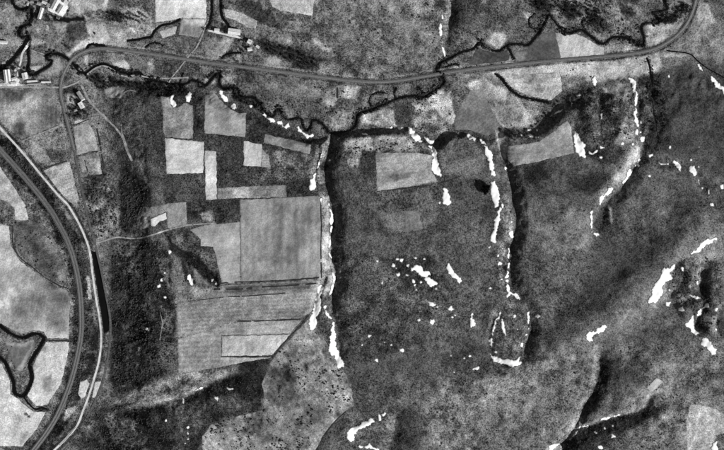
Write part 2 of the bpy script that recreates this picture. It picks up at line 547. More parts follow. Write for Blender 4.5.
P_(150, 4, [(262, 56), (276, 56), (282, 66), (274, 70), (264, 66)], 1.4)
P_(125, 6, [(345, 20), (354, 22), (352, 40), (346, 38)], 1.4)
P_(125, 5, [(380, 0), (400, 2), (398, 13), (388, 12)], 1.4)
P_(60, 5, [(436, 0), (447, 0), (446, 10), (436, 8)], 1.2)
P_(92, 6, [(452, -40), (545, -40), (548, 10), (530, 35), (490, 45), (456, 52)], 1.4)
P_(70, 8, [(454, -30), (480, -30), (484, 8), (462, 30), (455, 25)], 1.0)  # shade of the top gully's right wall, painted into the ground grey
P_(150, 4, [(492, 34), (505, 32), (508, 46), (498, 49), (488, 42)], 2.0)
P_(165, 3, [(525, 12), (533, 14), (532, 22), (526, 18)], 1.4)
P_(70, 6, [(532, -40), (640, -40), (640, 20), (610, 30), (585, 25), (560, 10), (545, 8), (534, 14)], 2.0)
P_(110, 6, [(575, -5), (605, -5), (640, 5), (640, 22), (615, 32), (608, 20)], 1.5)
P_(150, 5, [(650, 24), (690, 5), (692, 20), (680, 34), (660, 44), (644, 46), (648, 36)], 1.6)
P_(34, 3, [(660, 20), (680, 8), (690, 3), (694, 9), (684, 16), (675, 22), (666, 23)], 1.4)
P_(120, 8, [(672, 30), (700, -30), (760, -40), (760, 60), (720, 64), (698, 52), (668, 48)], 1.1)
P_(170, 4, [(698, 2), (712, 4), (716, 20), (706, 30), (700, 16)], 1.2)
P_(95, 6, [(712, -10), (760, -10), (760, 20), (718, 18)], 1.0)
P_(172, 7, [(470, 63), (560, 57), (650, 52), (664, 50), (690, 54), (680, 62), (650, 75), (600, 82), (560, 74), (500, 78)], 1.15)
P_(95, 4, [(660, 56), (690, 56), (680, 64), (664, 70)], 1.4)
P_(145, 5, [(606, 44), (640, 44), (646, 50), (608, 56)], 1.6)
P_(176, 4, [(646, 37), (672, 34), (668, 44), (648, 48)], 1.0)
P_(92, 5, [(235, 68), (360, 80), (360, 112), (345, 128), (312, 116), (262, 100), (240, 90)], 1.4)
P_(118, 4, [(256, 78), (300, 84), (330, 92), (324, 100), (280, 92), (258, 84)], 1.2)
P_(168, 4, [(330, 84), (360, 86), (356, 100), (340, 100), (328, 108), (322, 102)], 1.4)
P_(128, 4, [(330, 112), (350, 112), (352, 124), (340, 130), (330, 124)], 1.6)
P_(178, 4, [(362, 112), (395, 108), (396, 126), (360, 124)], 2.0)
P_(70, 3, [(393, 100), (404, 101), (412, 112), (413, 127), (396, 125)], 0.8)
P_(184, 4, [(412, 100), (424, 96), (440, 90), (452, 92), (455, 118), (450, 124), (436, 108), (418, 112)], 2.0)
P_(120, 4, [(414, 112), (432, 110), (450, 124), (448, 132), (432, 138), (416, 126)], 2.2)
P_(172, 4, [(462, 84), (486, 78), (494, 82), (510, 92), (530, 104), (536, 122), (528, 128), (512, 126), (500, 124), (488, 98)], 1.6)
P_(120, 4, [(520, 100), (545, 104), (540, 120), (528, 112)], 2.0)
P_(150, 3, [(495, 130), (504, 132), (507, 158), (502, 160), (498, 146)], 1.2)
# north-west farmland
P_(130, 6, [(-30, 0), (26, 8), (26, 22), (15, 28), (18, 40), (-5, 62), (-30, 70)], 1.2)
P_(95, 4, [(12, 12), (24, 12), (22, 19), (13, 20)], 1.0)
P_(165, 4, [(66, -10), (106, -10), (105, 10), (80, 14), (68, 10)], 1.2)
P_(215, 2, [(102, -5), (106, -5), (105, 7), (101, 7)], 0.5)
P_(110, 5, [(75, 12), (124, 10), (122, 22), (84, 21)], 2.2)
P_(58, 5, [(106, 10), (124, 12), (124, 24), (108, 20)], 1.6)
P_(150, 5, [(120, 6), (150, 12), (154, 24), (148, 36), (128, 36), (122, 22)], 2.2)
P_(150, 6, [(96, 22), (120, 23), (132, 38), (120, 46), (96, 46)], 1.1)
P_(182, 4, [(84, 23), (105, 23), (108, 40), (84, 47), (72, 56), (62, 58), (70, 48), (88, 36)], 0.9)
P_(64, 4, [(66, 22), (84, 22), (86, 32), (76, 38), (68, 44), (66, 36)], 1.0)
P_(92, 4, [(52, 44), (66, 40), (74, 46), (68, 54), (56, 52)], 1.4)
P_(20, 1.5, [(52, 16.5), (83, 15.5), (83.5, 20.5), (60, 21), (53, 19.5)], 0.4)
P_(105, 4, [(28, 20), (48, 20), (50, 36), (28, 38)], 1.4)
P_(180, 2, [(33, 28), (38, 27.5), (37, 31.5), (34, 32)], 1.0)
P_(190, 2, [(43.5, 25), (46, 25.5), (46.5, 29), (44, 29)], 1.0)
P_(150, 3, [(53, 22), (65, 22), (65, 34), (58, 40)], 1.8)
P_(165, 3, [(30, 38), (44, 39), (40, 44), (31, 46)], 1.5)
P_(140, 3, [(29, 50), (43, 54), (43, 62), (30, 62)], 0.8)
P_(165, 3, [(28, 66), (42, 64), (42, 68), (29, 72)], 0.9)
P_(150, 3, [(40, 73), (58, 56), (63, 70), (56, 74)], 0.9)
P_(165, 3, [(83, 56), (87, 54), (86, 63), (82, 60)], 0.8)
P_(180, 3, [(112, 60), (122, 58), (128, 62), (127, 68), (118, 67), (113, 64)], 0.8)
P_(118, 3, [(130, 56), (138, 56), (138, 70), (131, 68)], 0.8)
P_(150, 3, [(147, 58), (152, 58), (154, 70), (146, 72)], 1.6)
P_(155, 4, [(204, 36), (236, 40), (228, 52), (218, 58), (206, 58), (203, 44)], 1.4)
P_(175, 3, [(222, 62), (240, 54), (241, 64)], 0.8)
P_(105, 4, [(176, 33), (199, 36), (196, 46), (178, 44)], 1.0)
P_(75, 4, [(152, 58), (200, 64), (205, 78), (160, 79), (152, 70)], 1.6)
P_(170, 3, [(203, 78), (222, 78), (216, 84), (204, 84)], 1.2)
P_(150, 3, [(222, 74), (234, 76), (234, 86), (222, 86)], 1.4)
P_(46, 5, [(84, 74), (98, 70), (120, 79), (165, 83), (192, 86), (196, 96), (180, 102), (160, 96), (140, 92), (122, 86), (100, 92), (90, 84)], 2.0)
P_(150, 4, [(102, 88), (118, 86), (126, 92), (120, 98), (106, 98)], 1.0)
P_(60, 3, [(196, 86), (216, 90), (204, 96), (194, 100)], 1.4)
P_(58, 5, [(232, 86), (246, 98), (262, 104), (268, 118), (240, 106), (230, 96)], 2.0)
P_(60, 6, [(62, 88), (82, 84), (90, 102), (88, 120), (70, 122)], 2.0)
P_(150, 3, [(64, 92), (76, 96), (76, 106), (66, 100)], 1.2)
P_(165, 2, [(72, 121), (88, 117), (88, 121), (72, 125)], 0.9)
# western valley floor
P_(110, 6, [(-30, 125), (60, 120), (70, 155), (40, 170), (10, 150), (-30, 140)], 2.0)
P_(60, 4, [(10, 122), (25, 124), (24, 140), (14, 140)], 1.4)
P_(150, 4, [(28, 142), (46, 148), (48, 160), (40, 166), (30, 152)], 1.8)
P_(70, 4, [(45, 150), (66, 150), (64, 160), (48, 164)], 1.6)
P_(52, 3, [(-30, 128), (0, 132), (30, 168), (60, 205), (78, 238), (86, 262), (92, 300), (95, 340), (88, 380), (70, 420), (48, 450), (30, 480), (10, 480), (45, 425), (62, 395), (72, 345), (72, 300), (66, 262), (50, 222), (24, 185), (-30, 145)], 2.4)
P_(165, 3, [(84, 276), (90, 276), (93, 298), (88, 298)], 1.4)
P_(165, 3, [(60, 410), (76, 408), (72, 416), (62, 420)], 1.2)
P_(38, 2, [(88, 333), (97, 333), (96, 350), (88, 349)], 0.8)
P_(38, 2, [(87, 354), (94, 354), (91, 373), (86, 372)], 0.8)
P_(92, 4, [(78, 178), (100, 180), (116, 190), (118, 236), (96, 240), (84, 205)], 2.4)
P_(140, 3, [(104, 206), (120, 205), (119, 220), (108, 222)], 1.6)
P_(120, 4, [(100, 212), (118, 218), (116, 238), (98, 240)], 1.4)
P_(105, 3, [(100, 244), (110, 244), (106, 258), (101, 254)], 1.0)
P_(90, 3, [(102, 330), (110, 330), (108, 372), (100, 370)], 1.6)
P_(60, 8, [(84, 420), (120, 400), (150, 410), (150, 480), (76, 480), (78, 440)], 2.0)
P_(95, 4, [(100, 410), (112, 414), (122, 436), (116, 446), (108, 430)], 1.6)
P_(110, 6, [(118, 418), (150, 420), (160, 436), (130, 450), (120, 440)], 1.6)
# wooded western flank of the plateau
P_(70, 4, [(104, 92), (140, 90), (162, 98), (166, 205), (140, 212), (122, 205), (116, 160)], 1.0)
P_(95, 8, [(135, 160), (165, 165), (166, 204), (146, 200)], 1.2)
P_(32, 7, [(122, 160), (130, 170), (142, 178), (151, 190), (149, 204), (141, 212), (136, 224), (124, 234), (119, 222), (121, 196), (118, 178)], 1.3)  # dark brush, with the shade of the west-facing slope painted in
P_(38, 9, [(107, 256), (116, 238), (150, 240), (164, 240), (170, 262), (172, 296), (175, 320), (170, 345), (158, 352), (166, 372), (130, 392), (110, 396), (109, 340)], 2.3)  # dark woodland, deepened by painted shade of the flank
P_(95, 4, [(106, 238), (120, 240), (140, 246), (128, 258), (108, 254)], 1.2)
P_(105, 3, [(157, 258), (170, 256), (170, 290), (164, 280)], 1.2)
P_(95, 3, [(158, 306), (172, 312), (173, 334), (160, 332), (162, 316)], 1.6)
P_(85, 5, [(156, 336), (176, 338), (176, 366), (158, 360)], 2.0)
P_(105, 3, [(174, 256), (186, 260), (188, 290), (172, 290)], 1.2)
P_(112, 3, [(192, 262), (206, 270), (214, 284), (196, 286)], 0.9)
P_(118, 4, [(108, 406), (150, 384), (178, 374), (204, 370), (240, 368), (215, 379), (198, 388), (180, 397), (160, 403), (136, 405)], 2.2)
P_(44, 6, [(120, 414), (160, 406), (185, 399), (202, 390), (220, 382), (250, 374), (262, 378), (264, 398), (258, 410), (225, 418), (206, 428), (200, 470), (140, 470), (150, 430)], 1.8)  # north-facing ravine wall, its shade painted as dark ground
P_(70, 4, [(165, 405), (195, 400), (212, 400), (200, 415), (170, 420)], 1.2)
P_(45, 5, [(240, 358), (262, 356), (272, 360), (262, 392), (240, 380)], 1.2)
# waste strips between the western fields
P_(66, 3, [(163, 98), (205, 92), (246, 112), (316, 136), (322, 196), (240, 200), (186, 203), (166, 205)], 1.2)
P_(95, 4, [(268, 150), (312, 156), (314, 178), (290, 182), (262, 178)], 1.8)
P_(60, 3, [(187, 202), (240, 199), (241, 223), (188, 226)], 1.7)
P_(130, 4, [(200, 214), (212, 210), (212, 221), (203, 220)], 1.4)
P_(88, 3, [(169, 228), (188, 229), (200, 240), (214, 250), (218, 272), (200, 262), (180, 248), (165, 240)], 1.6)
P_(34, 3, [(168, 232), (176, 244), (190, 253), (205, 264), (216, 274), (221, 284), (217, 288), (208, 282), (196, 268), (182, 258), (170, 250)], 1.2)
P_(34, 2, [(181, 258), (187, 260), (190, 272), (196, 284), (193, 287), (187, 282), (186, 272)], 1.0)
P_(128, 3, [(176, 286), (216, 288), (320, 279), (318, 290), (312, 312), (176, 340)], 1.6)
P_(160, 3, [(318, 196), (330, 196), (332, 262), (334, 284), (324, 300), (318, 292)], 1.6)
P_(90, 3, [(316, 140), (332, 138), (326, 196), (312, 194), (310, 178)], 1.8)
P_(66, 3, [(308, 322), (320, 318), (332, 322), (330, 345), (336, 362), (326, 350), (316, 338)], 1.4)
# middle mesa
P_(84, 6, [(342, 150), (480, 150), (496, 200), (494, 290), (488, 360), (430, 380), (360, 382), (346, 365), (340, 300), (344, 200)], 1.0)
P_(74, 8, [(345, 255), (395, 258), (440, 262), (448, 310), (420, 350), (360, 360), (345, 330)], 1.7)
P_(48, 4, [(378, 257), (432, 256), (430, 262), (436, 290), (420, 285), (400, 280)], 1.3)
P_(88, 6, [(415, 330), (455, 320), (460, 345), (430, 356)], 1.2)
P_(60, 6, [(440, 355), (490, 345), (490, 375), (450, 380)], 1.0)
P_(145, 3, [(345, 142), (362, 138), (404, 136), (424, 144), (432, 150), (376, 152), (368, 162), (350, 168), (344, 156)], 1.8)
P_(58, 2, [(362, 150), (376, 151), (376, 186), (362, 170)], 1.0)
P_(106, 4, [(440, 148), (455, 138), (472, 140), (484, 152), (488, 178), (450, 178), (442, 172)], 1.1)
P_(110, 4, [(380, 212), (418, 209), (424, 229), (402, 232), (384, 224)], 0.9)
P_(95, 4, [(412, 216), (416, 192), (430, 190), (440, 215), (426, 225)], 1.0)
P_(90, 5, [(494, 306), (512, 300), (524, 310), (526, 340), (518, 352), (496, 350)], 1.8)
P_(95, 4, [(500, 180), (512, 205), (512, 240), (505, 290), (498, 290), (500, 240)], 2.0)
# eastern mesa
P_(84, 8, [(520, 165), (575, 155), (600, 160), (640, 152), (760, 120), (760, 240), (690, 240), (640, 300), (590, 310), (540, 330), (522, 280)], 1.0)
P_(72, 8, [(640, 82), (665, 72), (690, 62), (712, 80), (760, 120), (760, 200), (700, 170), (660, 150)], 0.8)
P_(50, 8, [(522, 166), (545, 162), (550, 180), (535, 190), (524, 180)], 0.9)
P_(52, 8, [(575, 178), (605, 168), (612, 180), (590, 195), (574, 190)], 1.0)
P_(52, 4, [(580, 150), (612, 146), (636, 150), (622, 165), (596, 165)], 1.1)
P_(105, 8, [(520, 200), (560, 195), (590, 215), (600, 240), (560, 260), (525, 240)], 1.2)
P_(116, 30, [(600, 320), (640, 285), (690, 232), (760, 215), (760, 300), (690, 290), (655, 320), (600, 350), (560, 350)], 1.0)  # painted hill shading: sunlit side of the long ridge
P_(74, 26, [(560, 290), (600, 240), (650, 225), (680, 232), (640, 270), (600, 305)], 0.9)  # painted hill shading: side of the ridge turned from the sun
P_(74, 5, [(580, 92), (600, 82), (630, 80), (634, 120), (628, 140), (600, 150), (578, 130), (572, 110)], 1.8)
P_(125, 4, [(608, 85), (632, 82), (632, 100), (614, 100)], 1.2)
P_(125, 4, [(612, 128), (634, 120), (636, 140), (618, 148)], 1.6)
P_(150, 2, [(604, 88), (611, 87), (612, 91), (606, 93)], 0.9)
P_(118, 8, [(628, 148), (644, 138), (642, 158), (628, 178), (612, 196), (600, 202), (598, 190), (612, 178)], 1.7)
P_(158, 5, [(634, 150), (642, 146), (637, 162), (622, 180), (612, 188), (618, 176)], 1.4)
P_(50, 4, [(641, 78), (662, 74), (668, 90), (664, 140), (650, 150), (644, 140), (640, 110)], 1.3)
P_(88, 3, [(646, 82), (650, 100), (652, 130), (647, 140), (643, 120), (644, 100)], 1.4)
P_(135, 3, [(609, 202), (613, 206), (614, 222), (611, 226), (608, 212)], 1.0)
P_(50, 4, [(600, 206), (607, 206), (610, 228), (602, 236), (596, 222)], 1.0)
P_(62, 6, [(672, 262), (700, 258), (718, 262), (720, 296), (700, 302), (684, 300), (676, 285)], 2.0)
P_(128, 5, [(686, 262), (702, 256), (702, 282), (690, 286)], 1.6)
P_(60, 4, [(682, 300), (700, 298), (716, 300), (718, 320), (700, 334), (692, 312)], 1.6)
P_(125, 4, [(706, 318), (718, 316), (716, 335), (708, 336)], 1.0)
# southern slopes
P_(106, 34, [(440, 372), (520, 362), (560, 345), (600, 335), (600, 385), (578, 430), (545, 480), (440, 480), (410, 420)], 1.7)
P_(114, 24, [(530, 360), (592, 340), (603, 350), (600, 385), (584, 420), (560, 446), (530, 430)], 1.5)
P_(106, 16, [(604, 345), (700, 335), (760, 345), (760, 480), (600, 480), (600, 440), (640, 420), (655, 400), (640, 380)], 1.6)
P_(118, 5, [(604, 390), (640, 380), (652, 392), (640, 410), (600, 420), (586, 424), (590, 410)], 1.3)
P_(58, 6, [(602, 360), (612, 362), (608, 392), (592, 412), (582, 424), (584, 408), (597, 390)], 1.2)  # painted shade along the right wall of the southern ravine
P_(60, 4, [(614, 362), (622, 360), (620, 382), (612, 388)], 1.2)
P_(46, 5, [(566, 442), (590, 428), (622, 417), (642, 410), (652, 396), (660, 408), (650, 420), (625, 432), (600, 450), (590, 480), (560, 480)], 1.2)  # south wall of the side ravine, shade put into its grey
P_(64, 20, [(398, 404), (414, 402), (426, 420), (416, 480), (390, 480), (394, 430)], 1.1)  # painted shade of the gully wall, fading to the right
P_(80, 6, [(356, 412), (388, 408), (398, 414), (392, 450), (380, 470), (330, 470), (338, 430)], 1.4)
P_(125, 3, [(386, 414), (396, 416), (394, 432), (388, 430)], 1.4)
P_(84, 10, [(352, 372), (400, 376), (436, 380), (420, 404), (360, 410)], 1.4)

# verges, trodden lines and banks
HIGHWAY = spline([(-12, 115), (0, 129), (20, 151), (40, 175), (57, 195), (66, 204), (73, 215), (79, 226), (85, 240), (88.5, 252), (91.5, 275), (95, 300), (98.5, 320),
                  (100, 340), (98, 360), (93.5, 377), (88, 395), (82, 411), (76, 426), (66, 438), (54, 450), (40, 463)], 2.0)
RAIL_W = spline([(-14, 134), (0, 151), (25, 179), (45, 204), (57, 223), (67, 243), (74, 265), (78.5, 290), (80, 312), (80, 332), (77.5, 350), (72, 374), (65, 395), (56, 416), (45, 434), (33, 450), (22, 464)], 2.0)
RAIL_N = spline([(73, 150), (68, 130), (63, 110), (59.5, 94), (60, 82), (64, 70), (72, 58), (85, 50.5), (100, 48), (120, 49.5), (150, 53.5), (180, 58), (210, 62.5), (250, 67.5), (300, 74), (340, 79),
                 (360, 81), (380, 81.5), (400, 80), (430, 75), (470, 69), (520, 63.5), (560, 59.5), (600, 56.5), (635, 53), (655, 48.5), (670, 41), (682, 31), (690, 20), (696, 5), (699, -10)], 2.0)


def shifted(ln, off):
    t = np.gradient(ln, axis=0)
    t /= np.hypot(t[:, 0], t[:, 1])[:, None]
    return ln + np.stack([-t[:, 1], t[:, 0]], 1) * off


L_(112, 4.5, 2.5, RAIL_N[::3])
L_(48, 0.7, 1.4, shifted(RAIL_N, 3.0)[::3])
L_(52, 0.6, 1.4, shifted(RAIL_N, -3.0)[::3])
L_(150, 0.8, 1.6, shifted(RAIL_N, -4.6)[60:][::3])
L_(42, 1.0, 1.6, shifted(RAIL_W, 4.4)[::3])
L_(42, 1.0, 1.6, shifted(RAIL_W, -4.4)[::3])
L_(46, 0.8, 1.6, shifted(HIGHWAY, 2.8)[::3])
L_(46, 0.8, 1.6, shifted(HIGHWAY, -2.8)[::3])
L_(60, 2.4, 2.4, STREAM[::3])
L_(84, 2.4, 2.0, OXBOW[::3])

P_(36, 6, [(532, -4), (545, -4), (552, 6), (548, 13), (538, 10)], 1.3)
P_(34, 6, [(556, 2), (572, 4), (580, 14), (574, 20), (560, 12)], 1.3)
P_(38, 6, [(584, 6), (597, 10), (604, 24), (596, 30), (586, 20)], 1.3)
P_(40, 5, [(620, 2), (634, 4), (636, 14), (624, 14)], 1.4)
P_(30, 5, [(222, 380), (234, 374), (248, 374), (248, 386), (238, 394), (226, 390)], 1.0)  # head of the southwestern ravine, blackened with painted shade
P_(135, 8, [(478, 80), (486, 78), (502, 100), (526, 118), (520, 126), (500, 122), (490, 104)], 1.2)

P_(66, 7, [(126, 262), (138, 258), (142, 272), (130, 280)], 1.8)
P_(70, 8, [(140, 300), (152, 296), (156, 318), (146, 326)], 2.0)
P_(64, 8, [(118, 330), (130, 326), (134, 350), (122, 356)], 2.0)
P_(72, 7, [(170, 412), (190, 406), (196, 418), (178, 428)], 1.6)
P_(74, 8, [(214, 400), (236, 394), (244, 404), (224, 412)], 1.4)


def paint_tone(x, y):
    x = np.asarray(x, float)
    y = np.asarray(y, float)
    wx = x + 3.4 * fbm(x, y, 15, 100, 3) + 1.5 * fbm(x, y, 3.5, 104, 2)
    wy = y + 3.4 * fbm(x, y, 15, 110, 3) + 1.5 * fbm(x, y, 3.5, 114, 2)
    v = np.full(x.shape, 82.0)
    g = np.full(x.shape, 1.0)
    for val, soft, pts, gr in exec_paint:
        m = window(wx, wy, pts, soft + 1)
        if not m.any():
            continue
        k = smooth((sdf(pts, wx[m], wy[m]) + soft * 0.5) / soft)
        v[m] = v[m] * (1 - k) + val * k
        if gr is not None:
            g[m] = g[m] * (1 - k) + gr * k
    for val, half, soft, ln in exec_lines:
        m = window(wx, wy, ln, half + soft)
        if m.any():
            d, _, _ = ldist(ln, x[m] + 0.5 * (wx[m] - x[m]) * 0.5, y[m] + 0.5 * (wy[m] - y[m]) * 0.5)
            k = smooth((half + soft * 0.5 - d) / soft) * np.clip(0.75 + 0.9 * fbm(x[m], y[m], 12, 310, 3), 0, 1)
            v[m] = v[m] * (1 - k) + val * k
    g = np.where(g > 1, 1 + (g - 1) * 0.62, g) * (0.82 + 0.36 * vnoise(x, y, 38, 380))
    rel = 0.42 + v / 150.0
    mid = fbm(x, y, 8.5, 130, 3, 0.68)
    v = v + rel * (12 * fbm(x, y, 95, 115, 3) + 11 * fbm(x, y, 34, 120, 4) * np.minimum(g, 1.5) + 34 * mid * np.minimum(g, 2.2) ** 1.3
                   + 40 * (vnoise(x, y, 1.5, 140) - 0.5) * np.minimum(g, 1.15) * np.clip(1.6 - v / 140.0, 0.55, 1))
    sp = fbm(x, y, 13, 150, 4, 0.65)
    fl = fbm(x, y, 4.2, 340, 2)
    pale = (np.clip(sp - 0.25, 0, 1) * 150 + np.clip(fl - 0.3, 0, 1) * 120) * np.clip(g - 1, 0, 1.2)      # bare pale spots in rough ground
    dark = np.clip(-sp - 0.22, 0, 1) * 120 * np.clip(g - 1, 0, 1.2)
    out = np.clip((np.maximum(np.abs(x - CX) - 560, np.abs(y - CY) - 430)) / 60, 0, 1)
    v = np.clip(v + pale - dark, 12, 235) * (1 - out) + 88 * out
    return v, g * np.clip(1.8 - v / 115.0, 0.5, 1.3)        # pale turf is finer grained


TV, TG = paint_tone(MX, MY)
ny, nx = MX.shape
idx = np.arange(nx * ny).reshape(ny, nx)
quads = np.stack([idx[:-1, :-1], idx[1:, :-1], idx[1:, 1:], idx[:-1, 1:]], -1).reshape(-1, 4)
co = np.stack([(MX - CX) * S, (CY - MY) * S, HH], -1).reshape(-1, 3)
me = bpy.data.meshes.new('terrain')
me.vertices.add(len(co))
me.vertices.foreach_set('co', co.ravel().astype(np.float32))
me.loops.add(quads.size)
me.loops.foreach_set('vertex_index', quads.ravel().astype(np.int32))
me.polygons.add(len(quads))
me.polygons.foreach_set('loop_start', np.arange(0, quads.size, 4, dtype=np.int32))
me.polygons.foreach_set('use_smooth', np.ones(len(quads), bool))
me.update(calc_edges=True)
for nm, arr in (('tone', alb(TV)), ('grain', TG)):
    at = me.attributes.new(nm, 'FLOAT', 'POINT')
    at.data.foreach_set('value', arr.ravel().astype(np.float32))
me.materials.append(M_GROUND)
terrain = bpy.data.objects.new('terrain', me)
C.objects.link(terrain)
tag(terrain, 'dark grassy plateau cut by steep gullies above a stream valley', 'terrain', kind='structure')


# ------------------------------------------------------------------ ribbons: water, roads, railway beds
def ribbon(name, line, width, mat, lift, parent=None, across=3, crown=0.0, level=None, label=None, cat=None, kind=None, wvar=0.0, offset=0.0, wfun=None, gaps=None, wander=0.0):
    line = np.asarray(line, float)
    t = np.gradient(line, axis=0)
    t /= np.hypot(t[:, 0], t[:, 1])[:, None] + 1e-9
    nrm = np.stack([-t[:, 1], t[:, 0]], 1)
    line = line + nrm * offset
    if wander:
        line = line + nrm * (wander * fbm(line[:, 0], line[:, 1], 11, 165, 3))[:, None]
    verts, faces = [], []
    w = np.full(len(line), width / 2.0)
    if wvar:
        w = w * (1 + wvar * fbm(line[:, 0], line[:, 1], 7, 160, 3))
    if callable(wfun):
        w = w * wfun(line[:, 0]) / width
    us = np.linspace(-1, 1, across)
    pts = [line + nrm * (w * u)[:, None] for u in us]
    if level is not None:
        zc = level(line)
    for k, u in enumerate(us):
        z = (zc if level is not None else ground(pts[k][:, 0], pts[k][:, 1])) + lift + crown * (1 - abs(u))
        for i in range(len(line)):
            verts.append(W(pts[k][i, 0], pts[k][i, 1], z[i]))
    n = len(line)
    for k in range(across - 1):
        for i in range(n - 1):
            if gaps is not None and vnoise(line[i, 0], line[i, 1], 4.0, 320) > gaps:
                continue
            faces.append((k * n + i, (k + 1) * n + i, (k + 1) * n + i + 1, k * n + i + 1))
    # faces must look up
    a_, b_, c_ = (Vector(verts[j]) for j in faces[0][:3])
    if (b_ - a_).cross(c_ - a_).z < 0:
        faces = [f[::-1] for f in faces]
    o = mesh_obj(name, verts, faces, mat, parent, True)
    if label:
        tag(o, label, cat, kind=kind)
    return o


def smooth_level(win):
    def f(line):
        z = ground(line[:, 0], line[:, 1])
        k = np.ones(win) / win
        return np.convolve(np.pad(z, win // 2, mode='edge'), k, 'valid')[:len(z)]
    return f


def water_level(drop):
    def f(line):
        t = np.gradient(line, axis=0)
        t /= np.hypot(t[:, 0], t[:, 1])[:, None] + 1e-9
        n_ = np.stack([-t[:, 1], t[:, 0]], 1)
        zb = np.minimum(ground(*(line + n_ * 4.0).T), ground(*(line - n_ * 4.0).T))
        z = np.minimum(zb - drop, 0.5 * (zb - drop) + 0.5 * (ground(line[:, 0], line[:, 1]) + 1.0))
        k = np.ones(9) / 9
        z = np.convolve(np.pad(z, 4, mode='edge'), k, 'valid')[:len(z)]
        return np.maximum(z, ground(line[:, 0], line[:, 1]) + 0.25)
    return f


ribbon('stream', STREAM, 2.6, M_WATER, 0, level=water_level(0.9), wfun=stream_w, label='long dark stream meandering across the valley beside the railway', cat='stream', kind='structure', wvar=0.8)
ribbon('stream', STREAM_W, 3.2, M_WATER, 0, level=water_level(0.9), label='broad straight stream arm running west from the farm meadow', cat='stream', kind='structure', wvar=0.6)
ribbon('stream', OXBOW, 3.0, M_WATER, 0, level=water_level(0.8), label='wide dark looping slough in the pale fields by the double railway', cat='stream', kind='structure', wvar=0.6)
ribbon('ditch', OUTLET, 1.6, M_WATER, 0, level=water_level(0.6), label='short dark ditch leading from the looping slough to the railway', cat='ditch', kind='structure')
ribbon('ditch', SIDE_DITCH, 2.0, M_WATER, 0, level=water_level(0.7), label='dark ditch curving round a pale field south of the railway', cat='ditch', kind='structure', wvar=0.4)
ribbon('ditch', EAST_DITCH, 1.4, M_WATER, 0, level=water_level(0.6), label='dark ditch running south from the railway onto the eastern mesa', cat='ditch', kind='structure', wvar=0.4)
ribbon('ditch', RIM_DITCH, 1.2, M_WATER, 0, level=water_level(0.5), label='thin ditch along the upper rim of the eastern mesa', cat='ditch', kind='structure', wvar=0.4)
slough_names = ['stream cut-off loop beside the railway in mid valley', 'short stub slough north of the stream in mid valley', 'slanting stub slough under the railway in mid valley',
                'slough enclosing a pale meadow patch north of the railway bend', 'short slough on the edge of the dark square field', 'small slough hooking round a pale bank in the upper valley',
                'tiny slough hook beside the stream north of the snowy rim', 'tiny side channel among the creek thicket', 'hooked cut-off channel south of the road crossing',
                'curled slough below the small bright paddock', 'brushy channel bordering the large bright field', 'dark lane ditch on the outer side of the bright field',
                'dark lane ditch leading down to the long barn', 'dark drain round the wedge-shaped paddock', 'dark channel arching beside the railway curve', 'small dark pool channel in the upper right scrub',
                'curled dark pool among the upper right scrub']
for q, s_ in zip(SLOUGHS, slough_names):
    ribbon('slough', q, {10: 2.3, 11: 2.7, 12: 2.7, 13: 1.8, 14: 2.0}.get(slough_names.index(s_), 1.4), M_WATER, 0, level=water_level(0.6), label=s_, cat='slough', kind='structure', wvar=0.4)
v, f, edge = triangulate(POND, 0.4, 1.0)
lv = float(np.median(ground(v[:, 0], v[:, 1]))) + 0.5
mesh_obj('pond', [W(p[0], p[1], max(lv, float(ground(p[0], p[1])) + 0.3)) for p in v], f, M_WATER)
tag(bpy.data.objects['pond'], 'long narrow black pond between the white highway and the old grade', 'pond', kind='structure')

# ------------------------------------------------------------------ roads, tracks and railways
ribbon('highway', HIGHWAY, 2.0, M_ROAD, 0.55, level=smooth_level(9), label='white paved highway curving down the western valley beside the railway', cat='road', kind='structure')
ribbon('road', spline([(-12, 87), (0, 87), (30, 86.5), (58, 87), (66, 86), (78, 80.5), (93, 68.5), (103, 65.5), (112, 69.5), (122, 75.5), (135, 75), (147, 76.5), (165, 78), (188, 77)], 2.0),
       1.6, M_TRACKROAD, 0.45, level=smooth_level(7), label='pale farm road crossing the railway and following the stream', cat='road', kind='structure')
ribbon('farm_track', spline([(80, 84), (85, 95), (92, 105), (105, 118), (115, 128), (122, 138), (125, 148), (131, 161)], 2.0), 2.0, M_TRACKROAD, 0.35,
       label='light dirt track winding from the two roadside houses up the dark slope', cat='track', kind='structure', wvar=0.5, wander=0.7)
ribbon('farm_track', spline([(205, 24), (202, 33), (196, 46), (187, 57), (178, 68), (168, 82)], 2.0), 1.3, M_TRACKROAD, 0.35,
       label='narrow lane slanting from the bright field across the railway', cat='track', kind='structure', wvar=0.5, wander=0.7)
ribbon('farm_track', spline([(95, 243), (105, 240.5), (115, 237.5), (130, 238.5), (142, 238), (152, 235), (165, 231), (180, 227), (200, 224), (216, 223.5)], 2.0), 1.5, M_TRACKROAD, 0.35,
       label='pale track climbing from the highway to the plateau fields', cat='track', kind='structure', wvar=0.5, wander=0.7)
ribbon('farm_track', spline([(205, 29.5), (215, 31.5), (228, 34.5), (242, 37.5)], 2.0), 2.0, M_YARD, 0.4,
       label='white farm lane leading to the long light-roofed barn', cat='track', kind='structure', wvar=0.5, wander=0.7)
ribbon('farm_track', spline([(-6, 15), (3, 10), (11, 5), (22, -2)], 1.5), 2.0, M_TRACKROAD, 0.35, label='pale path in the far upper corner beside the stream', cat='track', kind='structure', wvar=0.5, wander=0.7)
ribbon('farm_track', spline([(29, 40), (25, 46), (21, 53), (19, 62), (17, 70), (16, 80)], 1.5), 2.2, M_YARD, 0.4, label='white path running down to the stream-side farmyard', cat='track', kind='structure', wvar=0.5, wander=0.7)
